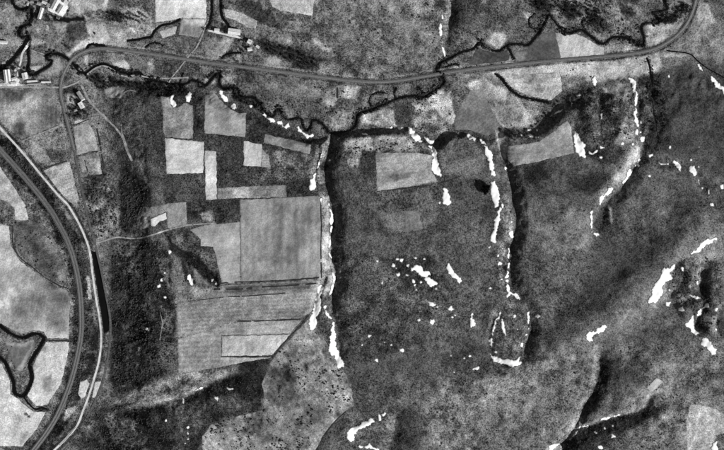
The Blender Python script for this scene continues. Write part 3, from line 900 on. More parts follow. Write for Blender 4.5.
ribbon('farm_track', spline([(29, 49), (36, 51.5), (43, 54)], 1.5), 0.9, M_TRACKROAD, 0.35, label='thin pale footpath across the meadow in the stream loop', cat='track', kind='structure', wvar=0.5, wander=0.7)
ribbon('farm_track', spline([(137, 92), (128, 90), (122, 93)], 1.5), 1.0, M_TRACKROAD, 0.35, label='faint pale path along the upper edge of the dark field', cat='track', kind='structure', wvar=0.5, wander=0.7)
ribbon('farm_track', spline([(120, 124), (121, 132), (124, 140), (127, 150)], 1.5), 0.9, M_TRACKROAD, 0.35, label='faint footpath beside the dirt track on the dark slope', cat='track', kind='structure', wvar=0.5, wander=0.7)
ribbon('farm_track', spline([(160, 312), (162, 322), (161, 331), (160, 340)], 1.5), 0.8, M_TRACKROAD, 0.35, label='short pale trail on the wooded flank of the plateau', cat='track', kind='structure', wvar=0.5, wander=0.7)
ribbon('farm_track', spline([(20, 141), (32, 136), (42, 132), (62, 124)], 1.5), 1.2, M_TRACKROAD, 0.35, label='pale headland path between the western meadow and the highway', cat='track', kind='structure', wvar=0.5, wander=0.7)
ribbon('farm_track', spline([(706, 18), (699, 30), (690, 40), (680, 46)], 1.5), 1.2, M_TRACKROAD, 0.35, label='faint track beside the railway curve in the upper right', cat='track', kind='structure', wvar=0.5, wander=0.7)


def railway(name, line, tracks, label, bed_w, bed_mat=M_GRADE, lift=0.9, bal_w=1.35):
    r = tag(empty(name, W(line[len(line) // 2][0], line[len(line) // 2][1], 0)), label, 'railway', kind='structure')
    inv = Vector(r.location)
    lev = smooth_level(15)
    parts = [ribbon('track_bed', line, bed_w, bed_mat, lift - 0.25, level=lev, across=3, crown=0.2)]
    for off in tracks:
        parts.append(ribbon('ballast', line, bal_w, M_BALLAST, lift + 0.05, level=lev, across=3, crown=0.12, offset=off))
        for g in (-0.36, 0.36):
            parts.append(ribbon('rail', line, 0.05, M_RAIL, lift + 0.38, level=lev, across=2, offset=off + g))
        # sleepers, too small to pick apart
        t = np.gradient(line, axis=0)
        t /= np.hypot(t[:, 0], t[:, 1])[:, None]
        n_ = np.stack([-t[:, 1], t[:, 0]], 1)
        L = line + n_ * off
        z = lev(line) + lift + 0.2
        seg = np.concatenate([[0], np.cumsum(np.hypot(*(L[1:] - L[:-1]).T))])
        ss = np.arange(0, seg[-1], 0.5)
        lx, ly, lz = np.interp(ss, seg, L[:, 0]), np.interp(ss, seg, L[:, 1]), np.interp(ss, seg, z)
        tx, ty = np.interp(ss, seg, t[:, 0]), np.interp(ss, seg, t[:, 1])
        V, F = [], []
        for k in range(len(ss)):
            b0 = len(V)
            for dz in (0, 0.12):
                for (u, w_) in ((-.62, -.06), (.62, -.06), (.62, .06), (-.62, .06)):
                    V.append(W(lx[k] - ty[k] * u + tx[k] * w_, ly[k] + tx[k] * u + ty[k] * w_, lz[k] + dz))
            F += [(b0 + 4, b0 + 7, b0 + 6, b0 + 5), (b0, b0 + 1, b0 + 5, b0 + 4), (b0 + 1, b0 + 2, b0 + 6, b0 + 5), (b0 + 2, b0 + 3, b0 + 7, b0 + 6), (b0 + 3, b0, b0 + 4, b0 + 7)]
        sl = mesh_obj('sleepers', V, F, M_SLEEPER)
        sl['kind'] = 'stuff'
        parts.append(sl)
    for p in parts:
        p.parent = r
        p.location = -inv
    return r


railway('railway', RAIL_W, (-1.25, 1.25), 'double-track railway sweeping in a wide curve down the western valley', 5.6)
railway('railway', RAIL_N, (0.0,), 'single-track railway curving round the farm and running along the stream valley', 3.6, lift=0.9, bal_w=1.7)
ribbon('old_grade', spline([(73, 150), (80, 185), (88, 222), (94, 245), (100, 270), (105, 296), (109, 318), (109, 340), (106, 362), (101, 384), (92, 406), (84, 422)], 2.0), 2.2, M_GRADE, 0.5,
       level=smooth_level(9), label='grey disused grade running between the black pond and the wooded flank', cat='track', kind='structure')

DITCHES = [
    ([(214, 284), (240, 282), (280, 280.5), (321, 277.5)], 1.2, 'dark furrow along the lower edge of the big plateau field'),
    ([(214, 289), (240, 289), (262, 287), (290, 285.5), (318, 283)], 2.0, 'broader dark furrow just below the big plateau field'),
    ([(222, 297), (250, 295.5), (285, 293)], 1.0, 'short dark furrow line across the rough strip field'),
    ([(236, 321), (260, 321), (300, 319)], 1.0, 'dark furrow line above the bright lower strip'),
    ([(272, 357), (285, 342), (300, 326), (310, 314)], 0.9, 'straight diagonal boundary ditch by the gully head'),
    ([(321, 197), (321.5, 225), (321, 250), (321.5, 278)], 1.0, 'straight dark ditch on the gully side of the big field'),
    ([(44, 340), (50, 341), (69, 341)], 0.9, 'thin dark ditch from the slough loop to the railway'),
    ([(40, 169), (52, 165), (69, 160)], 1.0, 'thin dark ditch on the upper edge of the triangular field'),
    ([(11, 222), (11, 235), (12, 245), (19, 258), (32, 268), (46, 279), (58, 286), (67, 289), (70, 293)], 1.0, 'winding dark ditch between the rough pasture and the large grey field'),
    ([(75, 156), (86, 153), (97, 151)], 0.9, 'dark ditch between the two paddocks by the old grade'),
    ([(80, 178), (90, 177), (102, 175)], 0.8, 'thin ditch below the lower paddock by the old grade'),
    ([(84, 160), (87, 172), (92, 186)], 0.8, 'thin ditch running down through the lower paddock'),
    ([(96, 128), (99, 145), (103, 168)], 1.6, 'dark brushy ditch along the foot of the dark slope'),
    ([(222, 356.5), (246, 356), (273, 355.5)], 0.8, 'thin dark line below the bright lower block'),
    ([(377, 191.5), (400, 189), (425, 186), (441, 183), (462, 176)], 0.8, 'thin dark line below the mesa field'),
    ([(316, 452), (323, 438), (335, 421), (346, 411)], 0.9, 'dark ditch at the rounded corner of the speckled field'),
    ([(337, 87), (337.5, 98)], 1.6, 'short dark hedge line in mid valley'),
    ([(71, 125), (80, 122), (88, 119)], 0.8, 'thin ditch above the paddock by the roadside houses'),
    ([(188, 301), (200, 300), (228, 296)], 0.7, 'faint furrow in the rough strip field'),
    ([(54.5, 449), (66, 437.5), (75, 427.5)], 0.0, ''),
]
for pts, w_, lb in DITCHES:
    if w_ > 0:
        ribbon('ditch', spline(pts, 1.5), w_, M_DITCH, 0.32, label=lb, cat='ditch', kind='structure', wvar=0.7, gaps=0.8, wander=0.5)
ribbon('road_seam', spline([(58, 446), (66, 438), (75, 427)], 1.5), 0.45, M_DITCH, 0.62, level=smooth_level(9), label='dark seam splitting the white highway into two lanes', cat='road seam', kind='structure')


# ------------------------------------------------------------------ fields: each one a draped sheet of its own
FIELDS = [  # name, grey, grain, outline, label, patches [(grey, soft, outline)], ploughing (angle, period, strength)
    ('crop_field', 146, 1.2, [(161, 96), (169, 97), (171, 106), (177, 108), (186, 103), (193, 106), (193, 139), (164.5, 137)], 'grey mottled field just below two round snow patches on the rim', [(105, 5, [(166, 128), (186, 126), (180, 138), (166, 136)])], None),
    ('crop_field', 202, 0.6, [(164.5, 138), (204, 142), (203, 173), (167, 174)], 'bright square field in the middle of the western plateau', [(180, 6, [(180, 158), (190, 160), (186, 172), (178, 170)])], None),
    ('crop_field', 198, 0.6, [(204.5, 151), (216, 151), (217, 199), (206, 200)], 'bright narrow upright field beside the bright square one', [], None),
    ('crop_field', 160, 0.7, [(205, 95), (214, 93), (221, 101), (229, 108), (238, 113), (246, 113), (245, 137), (224, 135), (204.5, 133)], 'light field with curved upper edge under the snowy rim', [(176, 5, [(205, 110), (214, 112), (220, 133), (205, 133)]), (140, 5, [(218, 104), (232, 112), (230, 130), (222, 128)])], None),
    ('crop_field', 196, 0.6, [(244, 141), (262, 144.5), (261, 167), (244, 166)], 'small bright square field east of the dark plot', [], None),
    ('crop_field', 160, 1.1, [(262, 149), (268, 155), (271, 167), (261.3, 167.2)], 'small grey wedge field touching the small bright square', [], None),
    ('crop_field', 150, 0.9, [(265, 134), (311, 144.5), (310, 154), (264, 143)], 'long tilted strip field near the gully mouth', [(120, 4, [(282, 141), (296, 144), (294, 149), (282, 147)])], None),
    ('crop_field', 138, 1.2, [(217.5, 188), (286, 185), (287, 197), (217.5, 199)], 'long horizontal strip field above the big plateau field', [(172, 2, [(234, 187), (249, 186), (249, 198), (234, 198)]), (110, 5, [(255, 188), (272, 188), (272, 196), (255, 196)])], None),
    ('crop_field', 152, 0.6, [(218, 224), (240, 222), (240.3, 283), (222, 284), (218, 264), (213.5, 247), (201, 246), (201, 239), (190, 230), (205, 225)], 'pale left strip of the big plateau field', [(140, 4, [(195, 228), (218, 228), (214, 244), (202, 240)]), (163, 3, [(223, 232), (240, 232), (240, 276), (224, 276)])], None),
    ('crop_field', 146, 0.7, [(240.6, 200), (318, 196), (320.5, 199), (320.5, 276.5), (280, 280), (240.8, 282)], 'largest plateau field, grey with soft upright streaks, west of the gully',
     [(150, 3, [(241, 204), (274, 202), (274, 240), (241, 270)]), (116, 8, [(276, 203), (288, 203), (284, 232), (280, 262), (274, 262), (276, 230)]), (122, 9, [(292, 212), (312, 205), (314, 222), (298, 262), (284, 264), (292, 236)]),
      (160, 6, [(286, 214), (292, 216), (288, 240), (280, 262), (278, 258), (284, 236)]), (165, 8, [(304, 226), (320, 222), (320, 274), (300, 272)]), (168, 3, [(258, 262), (272, 260), (274, 272), (259, 274)])], (90, 7.0, 6)),
    ('crop_field', 136, 1.1, [(222, 285.5), (319, 280), (316, 300), (311, 312), (300, 318), (240, 320), (178, 338), (177, 302), (200, 299)], 'rough speckled strip field below the big plateau field', [(140, 5, [(190, 310), (236, 308), (228, 320), (188, 330)]), (150, 4, [(300, 284), (316, 282), (312, 304), (300, 306)]), (98, 4, [(225, 286), (312, 281), (310, 290), (225, 294)])], (-3, 4.0, 9)),
    ('crop_field', 156, 0.9, [(178, 339), (240, 321.5), (302, 319.5), (290, 333.5), (221, 335), (221, 357), (240, 357.5), (272, 357), (262, 359), (240, 362.5), (224, 366), (205, 369.5), (190, 372), (178.5, 373)], 'grey L-shaped field wrapping round the bright lower block', [(170, 3, [(204, 358), (213, 358), (212, 368), (205, 369)]), (160, 6, [(250, 324), (296, 322), (288, 332), (250, 333)])], (-2, 5.0, 8)),
    ('crop_field', 186, 0.8, [(222, 336), (290, 334.5), (272, 355), (222, 356)], 'bright lower block with slanting right side beside the diagonal ditch', [(160, 4, [(246, 344), (256, 338), (258, 352), (248, 354)])], None),
    ('crop_field', 130, 1.7, [(311, 316), (320, 332), (331, 351), (341, 364), (345, 372), (350, 378), (354, 405), (345, 411), (335, 420), (322, 437), (312, 456), (203, 456), (202, 437), (210, 425), (225, 420), (262, 410), (265, 398), (262, 384), (270, 364), (274, 357), (292, 337)], 'large speckled brushy field south of the diagonal ditch',
     [(158, 9, [(318, 388), (348, 380), (352, 402), (334, 414), (322, 408)]), (78, 10, [(268, 365), (296, 370), (298, 398), (284, 408), (266, 398)]), (96, 7, [(284, 352), (296, 350), (300, 362), (288, 364)]), (92, 6, [(250, 424), (262, 420), (276, 440), (262, 446)]), (150, 6, [(300, 322), (330, 360), (345, 380), (334, 378), (300, 345)]), (165, 4, [(203, 428), (216, 424), (222, 456), (203, 456)]), (90, 6, [(308, 410), (324, 410), (322, 422), (306, 424)])], (60, 4.5, 6)),
    ('crop_field', 214, 0.5, [(150, 219), (166, 213), (167, 219), (160, 221), (155, 226), (151, 226)], 'small white patch of bare ground by the plateau track', [], None),
    ('crop_field', 146, 0.8, [(160, 205), (186, 202), (187, 226), (180, 226.5), (168, 229), (167.3, 213)], 'small grey square field above the plateau track', [], None),
    ('crop_field', 128, 1.2, [(146, 208), (160, 205.3), (166, 212), (150, 218), (150, 227), (139, 230), (142, 216)], 'curved grey margin field at the top of the wooded flank', [], None),
    ('crop_field', 152, 1.0, [(376, 153), (415, 153), (433, 155), (431, 170), (438, 182), (400, 188), (377, 191)], 'light fenced field on the middle mesa beside a hooked snowdrift', [(108, 5, [(388, 174), (412, 172), (410, 180), (390, 180)]), (170, 3, [(378, 185), (400, 180), (436, 172), (436, 180), (400, 187), (378, 190)])], (172, 4.0, 5)),
    ('crop_field', 114, 0.8, [(406, 211), (418, 210), (423, 229), (404, 231)], 'small faint grey plot in the middle of the mesa', [], None),
    ('crop_field', 124, 0.8, [(470, 92), (474, 89), (483, 89), (490, 104), (500, 126), (496, 130), (488, 136), (480, 133), (468, 129), (456, 130), (454, 120), (460, 108)], 'smooth grey triangular field between the valley and the snowy mesa rim', [], None),
    ('crop_field', 74, 0.8, [(478, 46), (486, 50), (500, 53), (509, 48), (510, 60), (492, 62.5), (468, 65), (474, 54)], 'dark ploughed field under the stream bend north of the railway', [], None),
    ('crop_field', 92, 0.7, [(512, 58), (517, 51), (528, 47.5), (538, 38), (542, 33), (556, 31), (561, 58.3), (520, 62)], 'mid-grey field beside the bright one north of the railway', [(130, 5, [(512, 50), (528, 52), (524, 60), (514, 60)])], None),
    ('crop_field', 192, 0.8, [(556.5, 32), (570, 34.5), (577, 33), (588, 38), (598, 45), (605, 47), (605, 54.5), (561.5, 58.3)], 'bright field north of the railway beside the mid-grey one', [(165, 4, [(556, 33), (564, 34), (562, 42), (557, 42)])], None),
    ('crop_field', 158, 0.8, [(505, 146), (520, 145), (538, 142), (553, 132), (567, 121), (571, 127), (574, 153), (545, 160), (515, 166), (508, 160)], 'light curved field along the shaded northern rim of the eastern mesa', [(175, 6, [(560, 126), (570, 128), (573, 150), (556, 150)]), (130, 6, [(512, 148), (526, 150), (522, 162), (512, 160)])], None),
    ('crop_field', 178, 1.2, [(503, 77), (525, 74), (560, 71), (562, 82), (563, 90), (554, 98), (550, 100), (537, 97), (521, 92), (509, 85)], 'bright rough field enclosed by the curving ditch', [(205, 5, [(512, 78), (520, 78), (522, 88), (512, 84)]), (140, 5, [(525, 76), (536, 76), (532, 84), (524, 84)])], None),
    ('crop_field', 172, 1.3, [(690, 404), (712, 407), (728, 416), (728, 432), (716, 435), (712, 456), (687, 456), (686, 425)], 'light field on the lower right slope with a snow streak at its corner', [], None),
    ('crop_field', 176, 0.5, [(646, 388), (656, 377), (663, 381), (652, 391)], 'tiny bright oblong plot on the southern slope', [], None),
    ('crop_field', 203, 0.7, [(154, -8), (205.5, -8), (206, 18), (180, 17.5), (155, 22)], 'large very bright field at the upper edge north of the railway', [(216, 12, [(165, -8), (200, -8), (200, 12), (170, 10)])], None),
    ('crop_field', 160, 0.7, [(180.5, 18), (206, 18.5), (203, 28), (198, 37), (178, 34)], 'grey field directly below the very bright upper field', [(195, 6, [(182, 17), (206, 18), (204, 23), (182, 23)]), (132, 5, [(186, 26), (202, 26), (198, 35), (182, 33)])], None),
    ('crop_field', 190, 0.8, [(159, 31), (176, 25.5), (175, 33), (162, 38)], 'small bright paddock above the curled slough', [], None),
    ('crop_field', 188, 1.0, [(266, -8), (314.5, -8), (312, 15), (293, 12), (280, 10), (272, 6)], 'bright field with a sharp lower corner at the top edge', [], None),
    ('crop_field', 182, 1.0, [(223, 7), (240, 12), (257, 20), (255, 28), (247, 27), (236, 20), (225, 16)], 'bright tapering strip field near the long barn', [(150, 4, [(243, 15), (256, 20), (254, 28), (246, 26)])], None),
    ('crop_field', 132, 1.2, [(-10, 89), (54, 89), (55.5, 105), (60, 122), (42, 130), (20, 139), (6, 128), (-10, 112)], 'mottled grey meadow between the farm road and the highway', [(176, 9, [(0, 108), (14, 98), (38, 92), (42, 100), (20, 116), (4, 124)]), (92, 7, [(2, 90), (24, 90), (22, 98), (6, 104)]), (72, 6, [(10, 124), (24, 122), (25, 136), (14, 136)]), (110, 8, [(36, 112), (56, 110), (56, 122), (38, 124)])], None),
    ('paddock', 172, 0.9, [(72, 127), (86, 121), (92, 129), (96, 142), (96, 150), (76, 154.5)], 'light paddock below the two roadside houses', [(140, 3, [(77, 130), (82, 129), (82, 136), (77, 136)])], None),
    ('paddock', 142, 1.6, [(77, 157), (97, 152), (101, 174), (82, 176)], 'mottled paddock below the light one, beside the old grade', [(168, 4, [(88, 160), (98, 158), (100, 172), (90, 172)])], None),
    ('crop_field', 166, 1.2, [(42, 170), (68.5, 161), (78, 200), (74, 205), (67, 201), (57, 190), (48, 178)], 'light triangular field between the highway and the old grade', [], None),
    ('crop_field', 182, 0.9, [(-10, 158), (-2, 166), (8, 180), (16, 192), (24, 205), (27, 220), (14, 220.5), (13, 208), (6, 202), (-10, 195)], 'pale field west of the double railway at the left edge', [], None),
    ('crop_field', 136, 0.8, [(-10, 222), (7, 226), (9.5, 246), (18, 260.5), (31, 270), (45, 281), (57, 288), (66, 291), (69, 300), (67, 339), (46, 338.5), (42, 332), (34, 330), (20, 334), (9, 329), (-10, 320)], 'large smooth grey field in the western valley',
     [(176, 8, [(2, 278), (12, 288), (16, 296), (6, 294)]), (172, 7, [(26, 280), (34, 284), (32, 292), (26, 288)]), (165, 8, [(-8, 222), (6, 226), (8, 242), (-8, 238)]), (165, 7, [(26, 308), (33, 314), (30, 322), (26, 318)]), (160, 6, [(62, 310), (68, 306), (68, 326), (64, 324)]), (108, 7, [(48, 292), (66, 292), (66, 302), (50, 302)]), (115, 6, [(12, 302), (22, 310), (18, 318), (10, 312)]), (105, 6, [(52, 322), (64, 320), (66, 334), (54, 334)]), (165, 6, [(-8, 300), (8, 302), (6, 308), (-8, 308)])], None),
    ('pasture', 96, 1.5, [(12, 222), (30, 221), (44, 226), (56, 245), (64, 264), (67, 286), (57, 284.5), (45, 276), (31, 265.5), (20, 256), (13.5, 245)], 'rough dark pasture west of the double railway', [(128, 5, [(54, 272), (66, 270), (66, 284), (58, 282)]), (118, 6, [(40, 226), (56, 246), (62, 262), (56, 262), (44, 244)]), (70, 4, [(32, 244), (38, 244), (38, 252), (32, 252)])], None),
    ('crop_field', 198, 0.9, [(45, 343), (68, 342), (65.5, 360), (60, 383), (46, 405), (35, 407), (26, 396), (33, 380), (32, 366), (37, 355)], 'bright field between the slough and the railway curve', [(140, 7, [(40, 380), (50, 374), (50, 390), (42, 394)]), (165, 4, [(40, 346), (46, 346), (46, 354), (40, 352)])], None),
    ('crop_field', 198, 0.9, [(-10, 360), (0, 364), (8, 380), (9, 395), (18, 400), (26, 408), (33, 412.5), (44, 412.5), (35, 430), (21, 447), (12, 447), (-10, 446)], 'very bright field in the lower left corner by the slough', [(165, 6, [(12, 414), (20, 416), (18, 426), (10, 424)]), (150, 5, [(20, 436), (28, 432), (24, 444), (18, 446)])], None),
    ('crop_field', 118, 0.6, [(4, 342), (20, 343.5), (33, 340), (34, 346), (28, 356), (24, 366), (18, 374), (10, 360)], 'small dark triangular plot inside the slough loop', [(165, 3, [(2, 340), (20, 345), (36, 338), (34, 341), (20, 348), (4, 345)]), (160, 3, [(33, 342), (20, 372), (17, 370), (28, 350)])], None),
    ('paddock', 190, 0.7, [(79, 383), (86, 380), (88, 384), (84, 397), (80, 399), (77, 394)], 'small bright plot west of the lower highway', [], None),
    ('paddock', 182, 0.8, [(94, 383), (100, 382), (97, 398), (91, 398)], 'small bright plot east of the lower highway', [], None),
    ('crop_field', 150, 0.9, [(103, 89), (116, 87), (120, 90), (125, 93), (120, 98), (106, 97)], 'small light clearing between the creek thicket and the dark field', [], None),
    ('farmyard', 228, 0.8, [(47, 4), (52, -6), (64, -6), (67, 7), (62, 16), (56, 14), (47, 10)], 'white bare yard of the farm at the upper edge', [], None),
    ('farmyard', 215, 1.0, [(-8, 84), (2, 82.5), (12, 77), (18, 79), (18, 83), (26, 85), (10, 86.2), (-8, 86.2)], 'white bare yard of the stream-side farm', [], None),
]
for name, gv, grain, poly, lb, patches, plough in FIELDS:
    v, f, edge = triangulate(poly, 0.9, 1.0)
    x, y = v[:, 0], v[:, 1]
    t = np.full(len(v), float(gv))
    wx, wy = x + 2.0 * fbm(x, y, 8, 100, 3), y + 2.0 * fbm(x, y, 8, 110, 3)
    for pv, soft, pp in patches:
        k = smooth((sdf(pp, wx, wy) + soft * 0.5) / soft)
        t = t * (1 - k) + pv * k
    rel = 0.45 + t / 220.0
    t += rel * (34 * fbm(x, y, 30, 170, 4, .65) + 26 * fbm(x, y, 6, 180, 3, .75) * grain ** 1.2 + 20 * (vnoise(x, y, 1.7, 190) - 0.5) * min(grain, 1.3))
    t += (6 * (vnoise(x, y, 20, 195) - .5) - 4) * np.clip(1 - edge / 1.6, 0, 1) * 2
    if 'large smooth grey' in lb:
        t += 64 * fbm(x, y, 26, 350, 3) + 20
    if not plough and name == 'crop_field':
        e_ = np.array(poly[1]) - np.array(poly[0])
        plough = (math.degrees(math.atan2(e_[1], e_[0])) + (90 if len(lb) % 2 else 0), 3.0 + (len(lb) % 5) * .7, 4.0)
    if plough:
        an, per, st = plough
        u = x * math.cos(math.radians(an)) * 0 + (x * -math.sin(math.radians(an)) + y * math.cos(math.radians(an)))
        t += st * np.sin(u * 2 * math.pi / per + 2 * fbm(x, y, 30, 200, 2)) * (0.5 + vnoise(x, y, 12, 210))
    sp = fbm(x, y, 9, 220, 3)
    t += (np.clip(sp - 0.3, 0, 1) * 70 - np.clip(-sp - 0.25, 0, 1) * 130) * np.clip(grain - 0.8, 0, 1.6)
    t = np.clip(t, 25, 240)
    z = ground(x, y) + np.where(edge < 0.05, 0.02, 0.16)
    verts = np.stack([(x - CX) * S, (CY - y) * S, z], 1)
    o = mesh_obj(name, verts, f, M_FIELD, None, True, {'tone': alb(t), 'grain': np.full(len(v), grain)})
    tag(o, lb, 'farmyard' if name == 'farmyard' else ('paddock' if name == 'paddock' else ('pasture' if name == 'pasture' else 'field')), kind='structure')


# ------------------------------------------------------------------ snowdrifts lying in the gullies and on the mesas
def ragged(poly, amp=1.0):
    """closed, rounded and frayed outline"""
    P = np.asarray(poly, float)
    n = len(P)
    out = []
    for i in range(n):
        p0, p1, p2, p3 = P[i - 1], P[i], P[(i + 1) % n], P[(i + 2) % n]
        m = max(1, int(np.hypot(*(p2 - p1)) / 0.45))
        for k in range(m):
            t = k / m
            c = 0.5 * (2 * p1 + (p2 - p0) * t + (2 * p0 - 5 * p1 + 4 * p2 - p3) * t * t + (-p0 + 3 * p1 - 3 * p2 + p3) * t ** 3)
            out.append(0.5 * c + 0.5 * (p1 + (p2 - p1) * t))
    Q = np.array(out)
    area = 0.5 * abs(np.sum(P[:, 0] * np.roll(P[:, 1], -1) - P[:, 1] * np.roll(P[:, 0], -1)))
    per = np.sum(np.hypot(*(P - np.roll(P, 1, 0)).T))
    th = min(1.0, 2 * area / per / 2.6) * amp
    t = np.roll(Q, -1, 0) - np.roll(Q, 1, 0)
    t /= np.hypot(t[:, 0], t[:, 1])[:, None] + 1e-9
    nr = np.stack([t[:, 1], -t[:, 0]], 1)
    d = 1.5 * fbm(Q[:, 0], Q[:, 1], 4.5, 240, 2) + 1.5 * fbm(Q[:, 0], Q[:, 1], 1.5, 250, 2)
    return Q + nr * (d * th + 0.2)[:, None]


def snow(poly, label, group=None, thick=0.9, jit=1.0):
    Q = ragged(poly, jit)
    v, f, edge = triangulate(Q, 0.0, 5.0)
    x, y = v[:, 0], v[:, 1]
    cover = np.clip(edge / 1.5, 0, 1) * 0.85 + 0.06
    k = np.clip(edge / 2.2, 0, 1)
    z = ground(x, y) + np.where(edge < 0.02, -0.05, 0.25 + thick * k * (2 - k) + 0.2 * fbm(x, y, 4, 230, 2))
    verts = np.stack([(x - CX) * S, (CY - y) * S, z], 1)
    return tag(mesh_obj('snow_drift', verts, f, M_SNOW, None, True, {'cover': cover}), label, 'snowdrift', group)


def blob(cx_, cy_, rx, ry, label, group):
    n = 9
    ph = random.random() * 6
    pts = [(cx_ + rx * math.cos(t) * (0.6 + 0.5 * random.random()), cy_ + ry * math.sin(t) * (0.6 + 0.5 * random.random())) for t in [ph + 2 * math.pi * i / n for i in range(n)]]
    return snow(pts, label, group, 0.5, 1.0)


